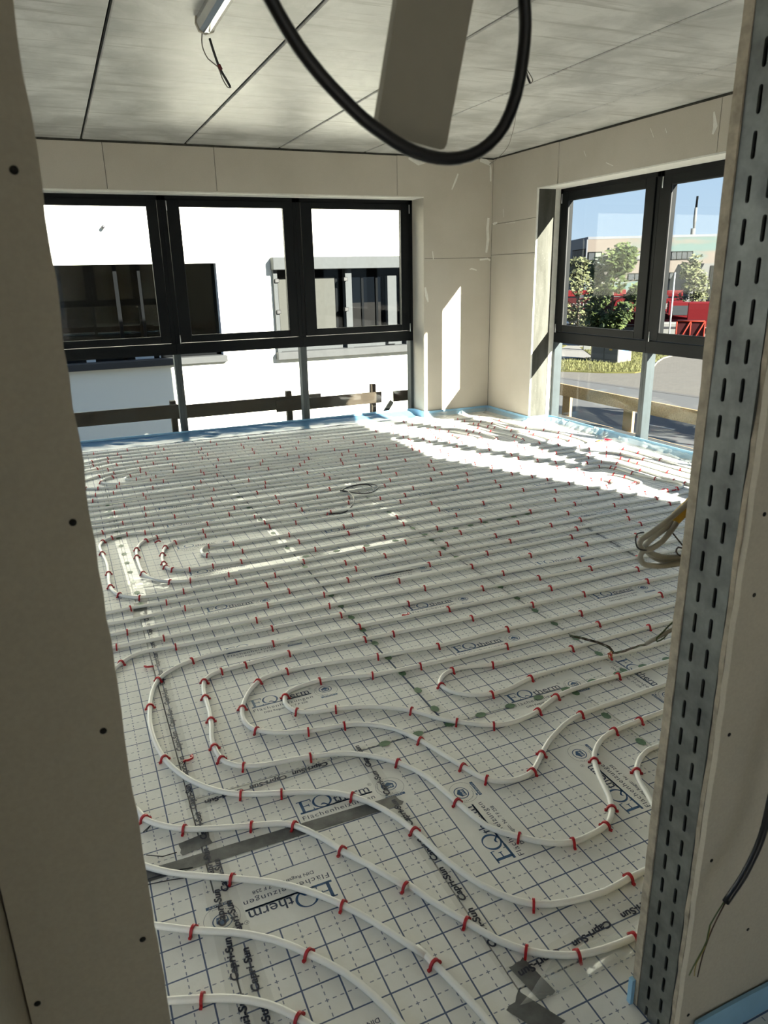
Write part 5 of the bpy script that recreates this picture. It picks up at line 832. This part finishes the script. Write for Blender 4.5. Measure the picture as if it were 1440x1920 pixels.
m = MB(); m.box((-.12, -.0, 0), (-.001, 14, Hb), 'facade_grey'); m.build('end_wall', fb)
for (u0, u1, z0, z1, npn, pale) in FB['win']:
    f = MB(); f.box((u0, -.05, z0), (u1, .1, z1), 'far_frame'); fo = f.build('window', fb)
    for k in range(npn):
        a = u0+.1+(u1-u0-.1)*k/npn; b = u0+(u1-u0-.1)*(k+1)/npn; p = MB(); p.box((a, -.08, z0+.1), (b, -.045, z1-.1), ('far_pane_pale' if pale and k % 2 == pale % 2 else 'far_window') if pale != 3 else 'far_blind'); p.build('pane', fo)
for z0 in FB['endz']:
    f = MB(); f.box((-.2, .4, z0), (-.1, 6.5, z0+1.25), 'far_frame'); fo = f.build('window', fb)
    for k in range(4): p = MB(); p.box((-.22, .5+k*1.5, z0+.1), (-.19, 1.9+k*1.5, z0+1.15), 'far_window'); p.build('pane', fo)
ch = empty('chimney', (*polar(45.52, 104), FB['H']+G), label='slim steel chimney on the roof of the pale office building', cat='chimney')
m = MB(); m.tube([(0, 0, -.5), (0, 0, 1.6)], .28, 'far_blind', 10); m.build('base', ch); m = MB(); m.tube([(.1, 0, 1.5), (.1, 0, 2.6), (.1, 0, 4.0)], [.12, .2, .16], 'far_blind', 8); m.build('shaft', ch); m = MB(); m.tube([(.12, 0, 4.0), (.15, 0, 5.3)], .13, 'far_frame', 8); m.build('tip', ch)
SH = {'x': 43.56, 'y': 49.52, 'a': -0.4453, 'poly': [(6.9, 0.0), (6.9, 1.18), (8.89, 5.79), (13.76, 5.78), (13.76, 0.0)]}
sh = empty('grey_shed', (SH['x'], SH['y'], G), SH['a'], label='grey shed with a sloping end in front of the office building', cat='shed')
m = MB(); m.prism(SH['poly'], 1, 0, 7, 'shed_grey'); m.build('shell', sh); m = MB(); m.box((SH['poly'][2][0]+.6, -.08, .4), (SH['poly'][3][0]+.2, -.01, SH['poly'][2][1]-.2), 'far_frame'); m.build('dark_cladding', sh); m = MB(); m.box((SH['poly'][1][0]+.2, -.1, 0), (SH['poly'][3][0], -.02, .9), 'truck_dark'); m.build('open_base', sh)

# ---- red trucks and crane parts
def truck(loc, ang, L, hb, label, text=None, cab='left', boom=False, mat='truck_red'):
    t_ = empty('crane_truck', (*loc, G), ang, label=label, cat='truck', group='red trucks in the yard')
    m = MB(); m.box((-L/2, 0, .85), (L/2, 2.4, .85+hb), mat, .05); m.build('body', t_)
    m = MB(); m.box((-L/2, .2, .5), (L/2, 2.2, .85), 'truck_dark'); m.build('chassis', t_)
    s_ = -1 if cab == 'left' else 1; x0 = s_*(L/2+.05); m = MB(); m.prism([(x0, .6), (x0+s_*1.9, .6), (x0+s_*1.9, 1.7), (x0+s_*1.6, 2.7), (x0, 2.8)], 1, .05, 2.35, 'truck_red'); co = m.build('cab', t_)
    m = MB(); m.box((x0+s_*.3, .02, 1.75), (x0+s_*1.45, .06, 2.5), 'far_window'); m.build('cab_window', co)
    for x in (-L/2+.9, -L/2+2.1, L/2-.9, L/2-2.1)[:4 if L > 6 else 2]: w = MB(); w.tube([(x, -.03, .5), (x, .3, .5)], .5, 'tyre', 18); w.tube([(x, -.05, .5), (x, .0, .5)], .24, 'hinge_steel', 12); w.build('wheel', t_)
    if text:
        m = MB(); put_text(m, text, 0, 0, 2.6, .48, 'truck_white', .02); o = m.build('painted_lettering', t_, (-1.3, -.02, .85+hb*.52)); o.rotation_euler = (PI/2, 0, 0)
    m = MB(); m.box((-L/2, -.02, .95), (L/2, -.005, 1.02), 'truck_white'); m.build('stripe', t_)
    if boom: m = MB(); m.box((-L*.55, .8, .95+hb), (L*.5, 1.6, 1.55+hb), 'truck_red', .05); m.box((-L*.1, .5, .85+hb), (L*.2, 1.9, 1.15+hb), 'truck_dark'); m.build('boom', t_)
    return t_
def face(az): return -math.radians(az)
truck(polar(38.7, 76), face(39)+.05, 7.5, 2.0, 'red truck with white lettering, left of the leafy street tree', 'SCHOLPP', boom=True, mat='truck_dark_red')
truck(polar(41.6, 66), face(41), 6.5, 1.1, 'low dark red truck behind the trunk of the leafy tree', None, 'right', mat='truck_dark_red')
truck(polar(43.7, 75), face(44), 4.2, 1.9, 'red crane truck with white lettering behind the slim pole', 'SCHOLPP', boom=True)
truck(polar(45.4, 64), face(45), 2.6, .6, 'low red flatbed truck right of the slim pole', None, 'left')
truck(polar(46.9, 63), face(47), 2.6, 2.0, 'short red crate truck beside the jamb', None, 'right')

# smaller yard things between the trucks
m = MB(); m.box((-1.2, 0, .1), (1.2, 1.6, 1.5), 'truck_white', .03); m.box((-1.2, -.02, 1.1), (1.2, 0, 1.25), 'truck_dark'); m.box((-1.0, .1, 0), (-.8, 1.5, .1), 'truck_dark'); m.box((.8, .1, 0), (1.0, 1.5, .1), 'truck_dark'); m.build('site_box', None, (*polar(44.1, 60), G), face(44), label='small white site box at the foot of the slim grey pole', cat='box')
cr = empty('lattice_crate', (*polar(46.0, 56), G), face(46), label='orange red braced crate beside the doorway jamb', cat='crate')
m = MB(); m.box((-.9, .05, .1), (.9, 1.6, 1.9), 'truck_dark_red', .02); m.build('box', cr)
for a, b in (((-.9, .1), (-.9, 1.9)), ((0, .1), (0, 1.9)), ((.9, .1), (.9, 1.9)), ((-.9, .1), (.0, 1.9)), ((.0, .1), (.9, 1.9)), ((-.9, 1.9), (.9, 1.9)), ((-.9, .1), (.9, .1))):
    m = MB(); m.tube([(a[0], 0, a[1]), (b[0], 0, b[1])], .05, 'crate_orange', 6); m.build('brace', cr)
m = MB(); m.box((-.2, 0, .1), (.2, .3, .55), 'lamp_yellow', .02); m.prism([(-.2, 0), (.2, 0), (.2, .1), (-.2, .1)], 1, .02, .28, 'truck_dark'); m.build('yellow_box', None, (*polar(44.75, 55), G), face(45), label='small yellow box between the pole and the braced crate', cat='box')
